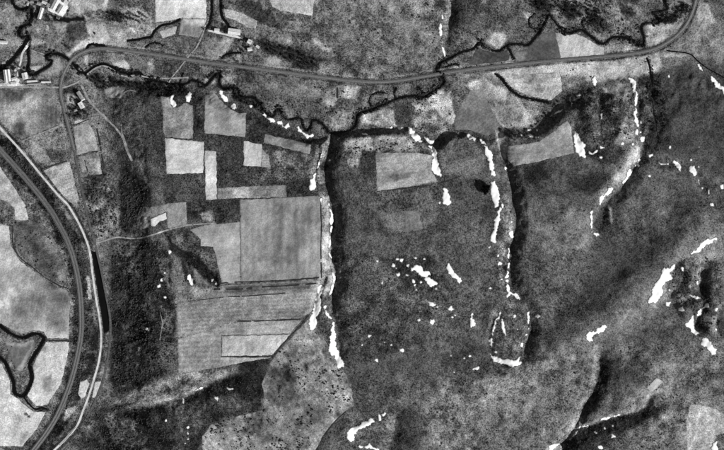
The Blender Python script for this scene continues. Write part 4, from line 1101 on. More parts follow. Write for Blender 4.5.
SNOW = [
    ([(172, 94), (174, 94), (174, 99), (177, 101), (176, 105), (173, 107), (170, 105), (170, 100)], 'bottle-shaped snow patch on the rim above the grey mottled field'),
    ([(187, 92), (191, 92), (192, 96), (190, 100), (187, 101), (186, 97)], 'round snow patch on the rim just east of the bottle-shaped one'),
    ([(218, 91), (221, 91), (225, 95), (228, 99), (227, 102), (223, 101), (219, 96)], 'slanting oval snow patch at the rounded corner of the light curved field'),
    ([(231, 103), (235, 103), (237, 106), (235, 109), (231, 108)], 'small oval snow patch just below the slanting oval one'),
    ([(248, 105), (251, 104), (253, 106), (250, 108)], 'tiny snow patch in the brush by the stream bend'),
    ([(261, 111), (263, 112), (268, 117), (274, 119), (275, 121), (271, 122), (267, 119), (262, 115)], 'slanting snow streak below the stream, western of three on the rim'),
    ([(277, 121), (281, 121), (284, 125), (288, 123), (289, 127), (286, 129), (282, 127), (278, 125)], 'lumpy snow streak below the stream, middle of three on the rim'),
    ([(296, 125), (299, 127), (304, 132), (309, 135), (313, 133), (313, 135), (308, 137), (302, 135), (297, 130)], 'hooked snow streak below the stream, eastern of three on the rim'),
    ([(322, 151), (324, 150), (320.5, 161), (318, 171), (316, 170), (319, 158)], 'thin upright snow streak at the top of the western gully'),
    ([(314, 172), (316, 173), (315, 181), (317, 186), (315, 190), (311, 190), (309, 186), (310, 180), (313, 177)], 'comma-shaped snowdrift above the corner of the largest field'),
    ([(319, 199), (323, 198), (322, 203), (323, 207), (320, 203)], 'small notch of snow at the corner of the largest field'),
    ([(327, 201), (329, 203), (330, 208), (333, 213), (333.5, 222), (331, 226), (329, 222), (331, 215), (329, 208)], 'curved snow streak along the western gully beside the largest field'),
    ([(331, 226), (332.5, 227), (331, 234), (331, 245), (329, 248), (330, 252), (332, 258), (331, 259), (328, 252), (329, 240), (330, 230)], 'long thin snow line down the western gully floor'),
    ([(330, 266), (333, 272), (335.5, 280), (334, 287), (330, 296), (328, 297), (331.5, 286), (333, 278)], 'bow-shaped snow line at the lower bend of the western gully'),
    ([(320, 284), (323, 285), (321, 298), (320.5, 310), (317, 317), (318, 323), (315, 328), (311, 329), (308, 325), (309, 318), (312, 313), (314, 300)], 'big club-shaped snowdrift at the corner of the strip fields'),
    ([(324, 308), (328, 313), (332, 318), (335, 326), (336.5, 336), (335.5, 341), (338, 352), (344, 363), (342.5, 367), (338, 367.5), (335, 359), (329, 352), (328, 346), (331, 335), (331, 328), (333, 325), (329, 318), (325, 314)], 'long bulging snowdrift at the head of the western gully'),
    ([(361, 132), (368, 133), (367, 135), (361, 134.5)], 'thin snow streak on the shaded northern rim of the middle mesa'),
    ([(385, 126.5), (392, 126), (392, 128), (386, 128.5)], 'small flat snow patch on the northern rim, west of two'),
    ([(397, 126.5), (404, 126), (404, 129), (398, 129)], 'small flat snow patch on the northern rim, east of two'),
    ([(408, 127), (412, 127), (417, 133), (421, 138), (422, 142), (418, 143.5), (413, 140), (410, 135)], 'leaning snowdrift on the northern rim above the hooked drift'),
    ([(425, 137), (428, 138), (434, 141), (434, 143.5), (430, 143), (427, 141)], 'small slanting snow patch at the notch in the northern rim'),
    ([(429, 146), (433, 147), (435.5, 150), (437.5, 156), (438, 165), (442, 175), (440, 178), (436, 174), (431, 169), (433, 158), (432, 150)], 'hooked snowdrift running down beside the light mesa field'),
    ([(443, 189), (446, 188), (448, 190), (449, 194), (451, 196), (450, 200), (451, 203), (449, 206), (446, 207), (443, 204), (442, 198)], 'isolated upright snow patch on the open middle mesa'),
    ([(456, 131), (460, 132), (460, 134), (457, 134)], 'small snow patch on the arched rim below the triangular field'),
    ([(465, 133), (470, 134), (476, 137.5), (475, 140), (470, 138.5), (466, 136)], 'slanting snow streak on the arched rim below the triangular field'),
    ([(480, 139), (484, 141), (487, 144), (482, 144)], 'small snow patch on the rim above the eastern gully drift'),
    ([(483, 145), (488, 146), (492, 152), (493, 162), (496, 171), (495, 177), (491.5, 176), (489, 168), (487, 158), (484, 150)], 'large wedge of snow at the top of the eastern gully'),
    ([(491, 180), (494, 181), (498, 188), (500, 194), (500, 200), (498, 206), (495, 207), (493, 200), (491, 192)], 'large spindle of snow beside the black tree clump'),
    ([(498, 208), (501, 209), (500, 216), (498, 227), (496, 237), (497, 242), (492, 243), (490, 240), (493, 230), (495.5, 218)], 'long tapering snow streak below the spindle by the black trees'),
    ([(501, 203), (504, 204), (503, 208), (501, 208.5)], 'small snow lump touching the spindle by the black trees'),
    ([(487, 247), (490, 245), (491.5, 247), (489, 249)], 'small snow lump at the tip of the long tapering streak'),
    ([(508, 233), (512, 228), (514, 230), (514, 237), (511, 236)], 'broken snow patch on the eastern gully side'),
    ([(508, 248), (511, 248), (511.5, 260), (509.5, 268), (510, 275), (509, 278), (505, 278), (505.5, 275), (507.5, 268), (508.5, 258)], 'upright snow line on the floor of the eastern gully'),
    ([(506, 279), (509, 279.5), (510, 287), (511, 291), (518, 293), (521, 298), (520, 300), (516, 299), (511, 295), (507, 297), (507, 288)], 'bent snow streak above the horseshoe gully head'),
    ([(500, 312), (502, 314), (499.5, 320), (496.5, 321), (495, 330), (493, 340), (491.5, 348), (489, 347), (490, 338), (493, 325), (496, 318)], 'curved snow line on the outer side of the horseshoe gully head'),
    ([(501, 316), (503, 320), (504.5, 328), (507, 335), (506, 337), (503, 333), (501, 324)], 'inner snow line inside the horseshoe gully head'),
    ([(490, 353), (493, 356), (500, 358), (510, 359), (517, 359), (521, 356), (522, 358), (519, 361), (523, 362), (521, 365), (513, 366), (503, 365), (495, 362), (491, 358)], 'thick snow crescent closing the lower end of the horseshoe gully head'),
    ([(527, 312), (530, 312), (530, 323), (528, 325), (527.5, 318)], 'short upright snow line on the far side of the horseshoe gully head'),
    ([(534, 314), (538, 313), (541, 317), (538, 319), (535, 318)], 'round snow patch just outside the horseshoe gully head'),
    ([(409, 270), (413, 267), (416, 265), (421, 266), (424, 270), (430, 272), (430, 275), (426, 277), (420, 275.5), (416, 271), (411, 271)], 'largest jagged snow patch in the speckled cluster on the middle mesa'),
    ([(424, 278), (428, 277), (435, 282), (436, 284), (430, 286), (427, 283)], 'jagged snow patch just below the largest one of the cluster'),
    ([(446, 265), (449, 264), (452, 270), (457, 275), (462, 279), (460, 283.5), (457, 282), (455, 278), (450, 275), (447, 270)], 'slanting bar of snow east of the speckled cluster'),
    ([(427, 301), (432, 302), (436, 304), (434, 306), (429, 305)], 'small flat snow patch below the speckled cluster'),
    ([(471, 312), (472.5, 312), (473, 318), (475, 321), (475.5, 326), (471, 327), (470, 322)], 'drop-shaped snow patch on the lower middle mesa'),
    ([(472, 367), (477, 365.5), (480, 367.5), (477, 370.5), (473, 369.5)], 'oval snow patch below the horseshoe gully head'),
    ([(575, 131), (578, 134), (582, 141), (586, 145), (584, 152), (586, 157), (583, 159), (578, 156), (575, 148), (574, 140)], 'large leaf-shaped snowdrift at the end of the light curved field'),
    ([(588, 151), (592, 153), (596, 150), (598, 151), (593, 155), (589, 154)], 'small wavy snow patch beside the leaf-shaped drift'),
    ([(629, 77), (635, 78), (637, 82), (638, 95), (637, 105), (637, 115), (640, 122), (640, 126), (637, 127), (634, 118), (635, 105), (634, 90)], 'long upright snow strip at the head of the northeastern gully'),
    ([(636, 128), (639, 129), (638, 135), (635, 134)], 'small snow patch under the long upright strip'),
    ([(641, 137), (645, 136), (646, 140), (642, 142)], 'rounded snow patch beside the pale northeastern gully'),
    ([(640, 157), (641.5, 160), (638.5, 166), (635, 166), (637, 161)], 'slanting snow patch in the pale gully bend'),
    ([(630, 170), (632, 173), (628, 180), (625, 184), (622, 183), (626, 176)], 'slanting snow bar halfway down the pale gully'),
    ([(611, 187), (612.5, 190), (606.5, 197), (601, 204), (599, 203), (600, 197), (606, 192)], 'slanting snow bar near the lower end of the pale gully'),
    ([(590, 212), (593, 210), (592.5, 222), (593.5, 231), (591.5, 233), (590, 222)], 'thin upright snow line at the mouth of the pale gully'),
    ([(594, 232), (599, 233), (600, 236), (596, 236.5)], 'small snow lump at the foot of the thin upright line'),
    ([(649, 154), (653, 153.5), (654, 156.5), (649, 158)], 'small snow patch where the rim gully begins'),
    ([(659, 161), (664, 163), (669, 163.5), (669, 165), (661, 165)], 'flat snow streak along the rim gully'),
    ([(674, 161), (679, 163), (682, 168), (681, 171), (677, 168)], 'curved snow patch along the rim gully'),
    ([(690, 167), (694, 166), (697, 171), (697, 175), (694, 176), (691, 171)], 'bean-shaped snow patch in the rim gully'),
    ([(698, 179), (700, 179), (700.5, 184), (698.5, 183)], 'short snow dash below the bean-shaped patch'),
    ([(707, 188), (709, 189), (710.5, 197), (708, 197)], 'upright snow dash lower down the rim gully'),
    ([(710.5, 203), (713, 203), (714, 206), (711, 206)], 'lowest snow dot of the rim gully'),
    ([(711, 74), (715, 77), (720, 83), (728, 90), (728, 96), (717, 86), (712, 79)], 'snow streak running off the right edge beside the eastern rim'),
    ([(699, 63), (703, 66), (704, 70), (700, 69)], 'small snow patch under the thin rim ditch'),
    ([(686, 256), (694, 250), (701, 242), (708, 238), (717, 238.5), (710, 243), (704, 248), (698, 252), (691, 254)], 'spearhead-shaped snowdrift above the right-hand badlands'),
    ([(663, 267), (667, 268), (673, 263), (675, 265), (671, 270), (669, 272), (673, 277), (671, 280), (665, 281), (662, 288), (663, 293), (659, 300), (656, 303), (647, 303.5), (650, 295), (652, 287), (657, 280), (660, 272)], 'biggest ragged snowfield at the edge of the badlands'),
    ([(679, 267), (683, 267), (683.5, 271), (681, 271)], 'small snow patch right of the biggest ragged snowfield'),
    ([(664, 302), (670, 302), (670, 306), (665, 306.5)], 'square snow patch below the biggest ragged snowfield'),
    ([(688, 295), (695, 295.5), (701, 298), (697, 299.5)], 'flat snow streak inside the badlands'),
    ([(677, 309), (682, 305), (683, 312), (678, 311)], 'small ragged snow patch in the badlands below the flat streak'),
    ([(693, 313), (694, 318), (695, 328), (698, 333), (695, 335), (691, 333), (688, 328), (685, 325), (688, 320)], 'wedge-shaped snowdrift on the badlands bank'),
    ([(707, 303), (709, 305), (703, 312), (702, 316), (697, 315.5), (698, 312)], 'slanting snow patch above the wedge-shaped drift'),
    ([(702, 336), (706, 337), (709, 341), (715, 349), (713, 354), (709, 352), (705, 347), (700, 344)], 'slanting oblong snowdrift at the foot of the badlands'),
    ([(714, 308), (718, 308), (717, 312), (715, 312)], 'small snow patch near the right edge of the badlands'),
    ([(604, 324), (606, 326), (605, 330), (600, 333), (594, 336), (592, 341), (588, 341), (585, 338), (588, 332), (595, 330), (599, 325)], 'ragged slanting snow patch at the top of the southern ravine'),
    ([(346, 432), (352, 427), (362, 423), (373, 417), (374.5, 421), (368, 426), (358, 430), (353, 441), (349, 440)], 'hooked snowdrift at the lower edge in the small southern hollow'),
    ([(378, 414), (380, 414), (381, 420), (379, 420)], 'small snow dash beside the hooked drift of the southern hollow'),
    ([(382, 414), (385, 410.5), (386.5, 413), (383, 416)], 'small slanting snow dash at the upper end of the southern hollow'),
    ([(359, 446), (366, 444.5), (370, 441.5), (373, 446), (380, 449), (378, 451), (370, 448), (362, 447.5)], 'curved snow line at the lower edge below the hooked drift'),
    ([(580, 421), (582, 425), (579, 431), (574, 437), (571, 441), (569, 440), (575, 434), (579, 428)], 'curved snow line in the bottom of the southern ravine'),
    ([(548, 447), (556, 444), (562, 445), (564, 452), (551, 452)], 'snow patch at the lower edge in the southern ravine mouth'),
    ([(582, 426.5), (589, 425.5), (589, 428), (583, 428.5)], 'small flat snow patch where two southern ravines meet'),
    ([(600, 419.5), (608, 416.5), (620, 413.5), (620, 416), (609, 419), (601, 421.5)], 'thin snow line under the edge of the southern side ravine'),
    ([(611, 434), (615, 435), (615, 438), (611, 438)], 'lone snow patch in the dark of the southern side ravine'),
    ([(712, 444), (716, 440), (718, 452), (711, 452)], 'snow streak at the corner of the lower right field'),
    ([(441.5, 14), (444, 14), (444, 19), (442, 19)], 'short snow dash in the top gully, uppermost of three'),
    ([(439, 23), (442, 22), (442, 34), (439.5, 35)], 'upright snow bar in the top gully, middle of three'),
    ([(441, 43), (443, 45), (445.5, 51), (446, 56), (444, 55), (442.5, 48)], 'tapering snow bar in the top gully, lowest of three'),
    ([(182, 398), (184, 399), (183, 404.5), (181, 403)], 'short upright snow dash at the edge of the dark southwestern ravine'),
    ([(192, 392), (198, 389), (203, 387), (202, 389.5), (195, 392.5)], 'thin slanting snow line at the edge of the dark southwestern ravine'),
    ([(214, 397.5), (217, 396), (219.5, 399), (217, 401.5)], 'round snow spot in the dark southwestern ravine'),
    ([(226.5, 387.5), (229, 388.5), (233, 388), (233.5, 389.5), (228, 390)], 'tiny snow streak in the black head of the southwestern ravine'),
    ([(550, 116), (556, 112), (563, 109), (562, 111), (555, 114.5), (551, 116.5)], 'thin slanting snow line on the shaded rim of the eastern mesa'),
    ([(576, 95), (580, 92.5), (581.5, 95), (577, 97.5)], 'small snow patch in the notch above the light curved field'),
    ([(524, 131), (528, 129), (532, 128.5), (532, 130.5), (527, 132)], 'upper of the small snow patches on the shaded rim lobe'),
    ([(519.5, 133), (522, 133), (523.5, 136), (521, 136)], 'leftmost small snow dot on the shaded rim lobe'),
    ([(528, 135), (533, 135), (538.5, 136.5), (538, 138), (530, 137.5)], 'lower flat snow patch on the shaded rim lobe'),
    ([(592, 79), (596, 76), (597, 85), (594, 86)], 'small upright snow patch north of the broken eastern spur'),
    ([(600, 114), (602, 110), (602.5, 118), (600.5, 124), (599.5, 120)], 'upright snow dash on the broken eastern spur'),
    ([(668, 76), (670.5, 74), (672, 79)], 'tiny snow triangle on the upper edge of the eastern mesa'),
    ([(187, 276), (190, 275), (192, 279), (194.5, 284), (192, 285.5), (188, 280)], 'snow in the short dark gully between plateau fields'),
    ([(167, 250), (170, 249.5), (171.5, 253), (168, 254)], 'snow spot at the head of the wooded flank'),
    ([(156, 286), (159, 284), (161, 283), (160, 287), (158, 288.5)], 'snow spot in the middle of the wooded flank'),
    ([(215, 281), (218, 283), (217, 285.5), (214, 284)], 'snow spot at the tip of the longer plateau gully'),
]
for poly, lb in SNOW:
    snow(poly, lb)
DOTS = [
    ('small snow spot scattered round the jagged cluster on the middle mesa', 'snow spots in the middle mesa cluster',
     [(402, 260, 2, 2), (393, 266, 1.2, 1.6), (399, 274.5, 2.4, 1.6), (407, 275, 2, 1), (413, 281, 1.4, 1.8), (421, 282, 1, 1.6), (436, 289, 2, 1.2), (416, 290, 1.8, 1), (397, 259, 1.3, 1), (415, 258, 1.4, 1), (424, 259, 1, .9), (408, 265, 1.2, 1), (377, 261, 1, .9), (382, 283, .8, 1.2), (415, 285, 1, 1.2), (396, 268.5, 1, .9)]),
    ('small snow spot dotted over the lower part of the middle mesa', 'snow spots on the lower middle mesa',
     [(437, 307, 1.4, 1.2), (451, 309, 3, 2), (452, 317, 1.2, 1.2), (455, 315, 1, 1), (432, 321, 2, 1.8), (419, 320, 1.3, 1), (402, 350, 2.6, 2), (369, 336, 1.5, 1.5), (377, 360, 1.5, 1.2), (464, 358, 1.2, 1.2), (470, 356, 1.4, 1), (454, 372, 1, 1), (451, 356, 1, 1), (362, 345, 1, 1), (384, 342, 1.6, .8), (391, 345, 1, 1), (439, 203, 1, 1)]),
    ('small snow spot along the eastern gully above its horseshoe head', 'snow spots along the eastern gully',
     [(498, 256, 1, 1.6), (500, 264, 1.6, 1.6), (501, 280, 2.2, 1.6), (490, 288, 1.2, 1), (503, 249, 1, 1), (512, 222, .9, 1.2), (506, 168, 1.2, 1.6), (504, 330, 1, 1)]),
    ('small snow spot inside the horseshoe gully head', 'snow spots in the horseshoe gully head',
     [(514, 317, 1.6, 1.6), (522, 345, 1.6, 2), (527, 335, 1, 1), (520, 299, 1.6, 1), (518, 329, 1, .9), (497, 352, 3, 1.2), (506, 308, 1, 1), (529, 329, .9, 1)]),
    ('small snow spot in the brush of the broken eastern spur', 'snow spots on the eastern spur',
     [(601, 148, 2.2, 1.3), (600, 158, 1.8, 1.2), (641, 122, 1.2, 1.6), (622, 144, 1.6, 1), (632, 144, 1.2, 1.2), (641, 132, 1, 1), (670, 147, .9, .9), (699, 147, 1, .9), (691, 160, 1.2, 1), (699, 167, 1.2, 1), (703, 188, 1.3, 1.3), (650, 176, 1.4, 1.2), (722, 187, 1.8, 2), (537.5, 130, .9, 1.5), (526, 136, 1.4, .8)]),
    ('small snow spot in the badlands on the right', 'snow spots in the badlands', [(698, 283, 1.3, 1.5), (669, 290, 1.2, 1.2), (716, 330, 1.2, 1.2), (682, 309, 1.2, 1)]),
    ('small snow spot in the dark southern ravines', 'snow spots in the southern ravines', [(595, 432, 1, 1), (600, 447, 2.4, 2), (605, 428, .9, .9), (613, 426, .9, .9), (596, 433, 1, .7)]),
    ('tiny snow spot in the dark southwestern ravine floor', 'snow spots in the southwestern ravine', [(188, 433, 1.2, 1.2), (188, 427, .9, .9), (188, 438.5, 1, 1.2), (185, 443, 1, .8), (166, 420, 1, 1), (170, 402.5, 1.4, .8)]),
    ('tiny snow spot among the dark trees of the wooded flank', 'snow spots on the wooded flank', [(147, 329, 1.6, 1.5), (165, 273, 1.1, 1), (165, 297, 1.2, 1), (162, 280, 1, 1), (212, 280, 1, 1.2)]),
    ('tiny snow spot at the western gully edge', 'snow spots at the western gully', [(325, 307, 1.2, 1.8), (327, 314, 1, 1), (329, 160, .9, 1.2), (323, 156, .8, 1)]),
]
for lb, gp, pts in DOTS:
    for (cx_, cy_, rx, ry) in pts:
        blob(cx_, cy_, rx * 1.3 + .2, ry * 1.3 + .2, lb, gp)


# ------------------------------------------------------------------ farm buildings
def box(x0, x1, y0, y1, z0, z1):
    v = [(x0, y0, z0), (x1, y0, z0), (x1, y1, z0), (x0, y1, z0), (x0, y0, z1), (x1, y0, z1), (x1, y1, z1), (x0, y1, z1)]
    f = [(0, 3, 2, 1), (4, 5, 6, 7), (0, 1, 5, 4), (1, 2, 6, 5), (2, 3, 7, 6), (3, 0, 4, 7)]
    return v, f


def building(name, mx, my, lx, ly, wall_h, rise, deg, roof_mat, label, cat, chimneys=0, bays=1):
    """gabled building, length lx along local x, width ly (map units), turned deg anticlockwise on the map"""
    rise *= 0.5
    L, D = lx * S / 2 * .92, ly * S / 2 * .9
    z0 = float(np.min(ground(np.array([mx - 2, mx + 2, mx]), np.array([my, my, my + 2])))) - 0.2
    r = tag(empty(name, W(mx, my, z0), math.radians(deg)), label, cat)
    wv, wf = box(-L, L, -D, D, 0, wall_h)
    for s_ in (0, 1):                    # gable ends
        pass
    bw_ = 2 * D / bays
    V, F = list(wv), list(wf)
    for b in range(bays):
        y0, y1 = -D + b * bw_, -D + (b + 1) * bw_
        n = len(V)
        V += [(-L, y0, wall_h + .01), (-L, y1, wall_h + .01), (-L, (y0 + y1) / 2, wall_h + rise), (L, y0, wall_h + .01), (L, y1, wall_h + .01), (L, (y0 + y1) / 2, wall_h + rise)]
        F += [(n, n + 2, n + 1), (n + 3, n + 4, n + 5)]
    mesh_obj('wall', V, F, M_WALL, r)
    ov = 0.6
    for b in range(bays):
        y0, y1 = -D + b * bw_ - (ov if b == 0 else -0.05), -D + (b + 1) * bw_ + (ov if b == bays - 1 else -0.05)
        ym = -D + (b + .5) * bw_
        sl = rise / (bw_ / 2)
        zb, t = wall_h + 0.08, 0.22
        rv, rf = [], []
        for X in (-L - ov, L + ov):
            rv += [(X, y0, zb - sl * max(0, (-D + b * bw_) - y0)), (X, ym, zb + rise), (X, y1, zb - sl * max(0, y1 - (-D + (b + 1) * bw_))),
                   (X, y0, zb + t - sl * max(0, (-D + b * bw_) - y0)), (X, ym, zb + rise + t), (X, y1, zb + t - sl * max(0, y1 - (-D + (b + 1) * bw_)))]
        rf = [(3, 4, 10, 9), (4, 5, 11, 10), (0, 6, 7, 1), (1, 7, 8, 2), (0, 3, 9, 6), (2, 8, 11, 5), (0, 1, 4, 3), (1, 2, 5, 4), (6, 9, 10, 7), (7, 10, 11, 8)]
        ro = mesh_obj('roof', rv, rf, roof_mat, r)
        cv, cf = box(-L - ov, L + ov, ym - .25, ym + .25, wall_h + rise + t - 0.02, wall_h + rise + t + .18)
        mesh_obj('ridge_cap', cv, cf, M_ROOF_G, ro)
        for c in range(chimneys):
            X = L * (0.5 - c)
            cv, cf = box(X - .45, X + .45, ym + .5, ym + 1.4, wall_h + rise * 0.5, wall_h + rise + 1.3)
            mesh_obj('chimney', cv, cf, M_ROOF_D, ro)
    dv, df = box(-1.1, 1.1, -D - .06, -D + .05, 0.05, min(2.6, wall_h - .3))
    mesh_obj('door', dv, df, M_DARK, r)
    nw = max(2, int(lx))
    for k in range(nw):
        X = -L + (k + .5) * 2 * L / nw
        if abs(X) < 2.2:
            continue
        for sy in (-1, 1):
            dv, df = box(X - .6, X + .6, sy * D - .06, sy * D + .06, 1.0, min(2.2, wall_h - .2))
            mesh_obj('window', dv, df, M_DARK, r)
    return r


building('barn', 6.2, 75.5, 12.5, 6.4, 6.5, 2.2, -83, M_ROOF_W, 'large white twin-roofed barn beside the farm road at the left edge', 'barn', bays=2)
building('house', 24, 75.8, 6.5, 5.4, 6.5, 2.4, -78, M_ROOF_W, 'white house between the barn and the stream', 'house', 1)
building('shed', 13, 78.5, 5.0, 2.6, 3.5, 1.0, 20, M_ROOF_W, 'small white shed standing between barn and house, upper one', 'shed')
building('shed', 12.5, 83.0, 6.0, 2.6, 3.5, 1.0, 8, M_ROOF_W, 'white shed nearest the farm road below the barn', 'shed')
building('shed', 14, 69.5, 1.8, 2.4, 3.0, .8, 0, M_ROOF_W, 'tiny white outbuilding above the barn', 'shed')
building('low_shed', 31, 80.8, 11, 1.5, 3, .6, 4, M_ROOF_W, 'long low pale shed east of the house by the farm road', 'shed')
building('low_shed', 45, 81.5, 10, 1.3, 3, .6, 1, M_ROOF_W, 'farther of the two long low pale sheds by the farm road', 'shed')
building('low_shed', 33, 83.6, 14, 1.0, 2.5, .5, 2, M_ROOF_G, 'thin grey lean-to beneath the long low pale sheds', 'shed')
building('barn', 2.5, 42, 7.5, 2.8, 5, 1.6, -3, M_ROOF_W, 'white barn in a dark fenced yard at the left edge', 'barn')
building('long_barn', 40, 13, 12, 3.2, 6, 1.6, 73, M_ROOF_W, 'long narrow white barn of the upper farm with a dark shadow', 'barn')
building('barn', 54.5, 4.5, 12, 5.2, 7, 2.4, 62, M_ROOF_W, 'wide white barn in the bright yard of the upper farm', 'barn')
building('barn', 60.5, 9.5, 9.5, 4.8, 7, 2.2, 58, M_ROOF_W, 'second white barn beside the wide one in the bright yard', 'barn')
building('house', 48.5, 5.5, 4.5, 3.5, 5, 2, -30, M_ROOF_G, 'small grey-roofed house at the corner of the bright yard', 'house', 1)
building('shed', 65, 2, 4, 3, 4, 1.2, -28, M_ROOF_W, 'small white shed above the two barns of the upper farm', 'shed')
building('shed', 44, 2.5, 6, 2.4, 4, 1.2, -25, M_ROOF_W, 'narrow white shed left of the bright yard at the top edge', 'shed')
building('shed', 37.5, 3.5, 3, 2.2, 4, 1.2, -20, M_ROOF_G, 'small grey shed near the top of the long narrow barn', 'shed')
building('shed', 26.5, 3.5, 2.5, 2, 3, .9, 70, M_ROOF_W, 'tiny white hut next to the stream at the top edge', 'shed')
building('house', 79.2, 94.8, 8, 3.6, 6.5, 2.0, -58, M_ROOF_G, 'grey-roofed roadside house, upper of two by the dirt track', 'house', 1)
building('house', 80.5, 105, 6.6, 4.6, 6.5, 1.8, -58, M_ROOF_W, 'white-roofed roadside house, lower of two by the dirt track', 'house', 1)
building('shed', 82, 99.2, 3.6, 1.4, 3, .7, 30, M_ROOF_W, 'thin white lean-to between the two roadside houses', 'shed')
building('long_barn', 234, 31.5, 13, 6, 5.5, 2.2, -7, M_ROOF_W, 'long light-roofed barn at the end of the white farm lane', 'barn')
building('shed', 216.5, 30, 5, 3.4, 4.5, 1.4, -5, M_ROOF_W, 'white shed halfway along the white farm lane', 'shed')
building('house', 249.5, 41.5, 4.5, 4, 5, 2, -30, M_ROOF_W, 'small white farmhouse below the end of the lane', 'house', 1)
building('shed', 249.5, 49, 4.5, 3.2, 4, 1.2, 10, M_ROOF_W, 'white shed below the small farmhouse', 'shed')
building('shed', 257.5, 46.5, 3.6, 2, 3.5, 1, -35, M_ROOF_W, 'tiny white shed east of the small farmhouse', 'shed')
building('shed', 33.5, 9.5, 3.2, 1.8, 3, .8, 70, M_ROOF_D, 'dark-roofed shed between the stream and the long narrow barn', 'shed')
building('shed', 69.5, 12, 3.5, 2.0, 3, .8, -28, M_ROOF_G, 'grey shed east of the second white barn of the upper farm', 'shed')
building('shed', 2, 62, 3.4, 2.2, 3.2, .9, 10, M_ROOF_G, 'small grey shed north of the twin-roofed barn at the left edge', 'shed')
building('shed', 71.5, 101, 2.6, 1.8, 3, .8, -58, M_ROOF_G, 'small grey shed west of the two roadside houses', 'shed')
building('shed', 74.5, 110, 3.0, 1.8, 3, .8, 20, M_ROOF_G, 'small grey shed below the two roadside houses', 'shed')
building('shed', 31, 1.5, 3.0, 1.8, 3, .8, -20, M_ROOF_G, 'grey hut at the top edge between the stream and the long narrow barn', 'shed')
building('shed', 47, 16.5, 2.6, 1.8, 3, .8, 62, M_ROOF_D, 'dark-roofed hut below the corner of the bright yard', 'shed')
building('shed', 57, 17.5, 3.0, 1.6, 3, .8, -20, M_ROOF_G, 'small grey hut just below the two barns in the bright yard', 'shed')
building('shed', 19, 78, 2.0, 1.6, 3, .8, 0, M_ROOF_D, 'tiny dark-roofed hut between the white sheds and the house', 'shed')
building('shed', 241, 41, 2.6, 1.8, 3, .8, -10, M_ROOF_D, 'tiny dark-roofed hut under the end of the long barn', 'shed')


# ------------------------------------------------------------------ trees
def tree_mesh(seed, R, H, leaf_n):
    rg = random.Random(seed)
    # trunk with limbs
    V, F = [], []

    def limb(p, q, r0, r1, n=5):
        p, q = Vector(p), Vector(q)
        d = (q - p).normalized()
        u = d.orthogonal().normalized()
        w = d.cross(u)
        b = len(V)
        for c, r in ((p, r0), (q, r1)):
            for k in range(n):
                t = 2 * math.pi * k / n
                V.append(tuple(c + u * math.cos(t) * r + w * math.sin(t) * r))
        for k in range(n):
            F.append((b + k, b + (k + 1) % n, b + n + (k + 1) % n, b + n + k))
    limb((0, 0, -.5), (0, 0, H * .45), .28, .2)
    tips = []
    for k in range(5):
        t = 2 * math.pi * k / 5 + rg.random()
        q = (math.cos(t) * R * .65, math.sin(t) * R * .65, H * (.6 + .2 * rg.random()))
        limb((0, 0, H * (.3 + .12 * rg.random())), q, .15, .05)
        tips.append(q)
    limb((0, 0, H * .45), (0, 0, H * .92), .2, .05)
    tips.append((0, 0, H * .8))
    tm = (V, F)
    V2, F2 = [], []
    for k in range(leaf_n):
        c = rg.choice(tips)
        o = Vector((rg.gauss(0, .3), rg.gauss(0, .3), rg.gauss(0, .22))) * R
        p = Vector(c) + o
        s_ = R * rg.uniform(.12, .26)
        d = Vector((rg.gauss(0, 1), rg.gauss(0, 1), rg.gauss(0, 1) + .4)).normalized()
        u = d.orthogonal().normalized() * s_
        w = d.cross(u).normalized() * s_ * rg.uniform(.5, 1)
        b = len(V2)
        V2 += [tuple(p + u), tuple(p + w), tuple(p - u), tuple(p - w)]
        F2.append((b, b + 1, b + 2, b + 3))
    return tm, (V2, F2)


PROTO = []
for k in range(8):
    (tv, tf), (cv, cf) = tree_mesh(50 + k, 3.0, 6.0, 150 if k < 6 else 420)
    a_ = bpy.data.meshes.new('trunk')
    a_.from_pydata(tv, [], tf)
    a_.materials.append(M_BARK)
    b_ = bpy.data.meshes.new('crown')
    b_.from_pydata(cv, [], cf)
    b_.materials.append(M_BLACKLEAF if k > 5 else M_LEAF if k % 2 else M_LEAF2)
    PROTO.append((a_, b_))
tree_count = 0


def tree(mx, my, s_, label, group, name='tree', sz=None):
    global tree_count
    k = random.randrange(6) if name != 'tall_tree' else 6 + random.randrange(2)
    o = empty(name, W(mx, my, float(ground(mx, my))), random.random() * 6.28)
    o.scale = (s_, s_, sz or s_ * random.uniform(.8, 1.2))
    for me_, nm in zip(PROTO[k], ('trunk', 'crown')):
        c = bpy.data.objects.new(nm, me_)
        C.objects.link(c)
        c.parent = o
    tag(o, label, 'tree', group)
    tree_count += 1
    return o


def inside_points(poly, n, seed, mind=0):
    rg = np.random.default_rng(seed)
    P = np.asarray(poly, float)
    out = []
    tries = 0
    while len(out) < n and tries < n * 60:
        tries += 1
        p = P.min(0) + rg.random(2) * (P.max(0) - P.min(0))
        if float(sdf(P, p[0:1], p[1:2])[0]) < 0:
            continue
        if mind and any((p[0] - q[0]) ** 2 + (p[1] - q[1]) ** 2 < mind * mind for q in out):
            continue
        out.append(p)
    return out


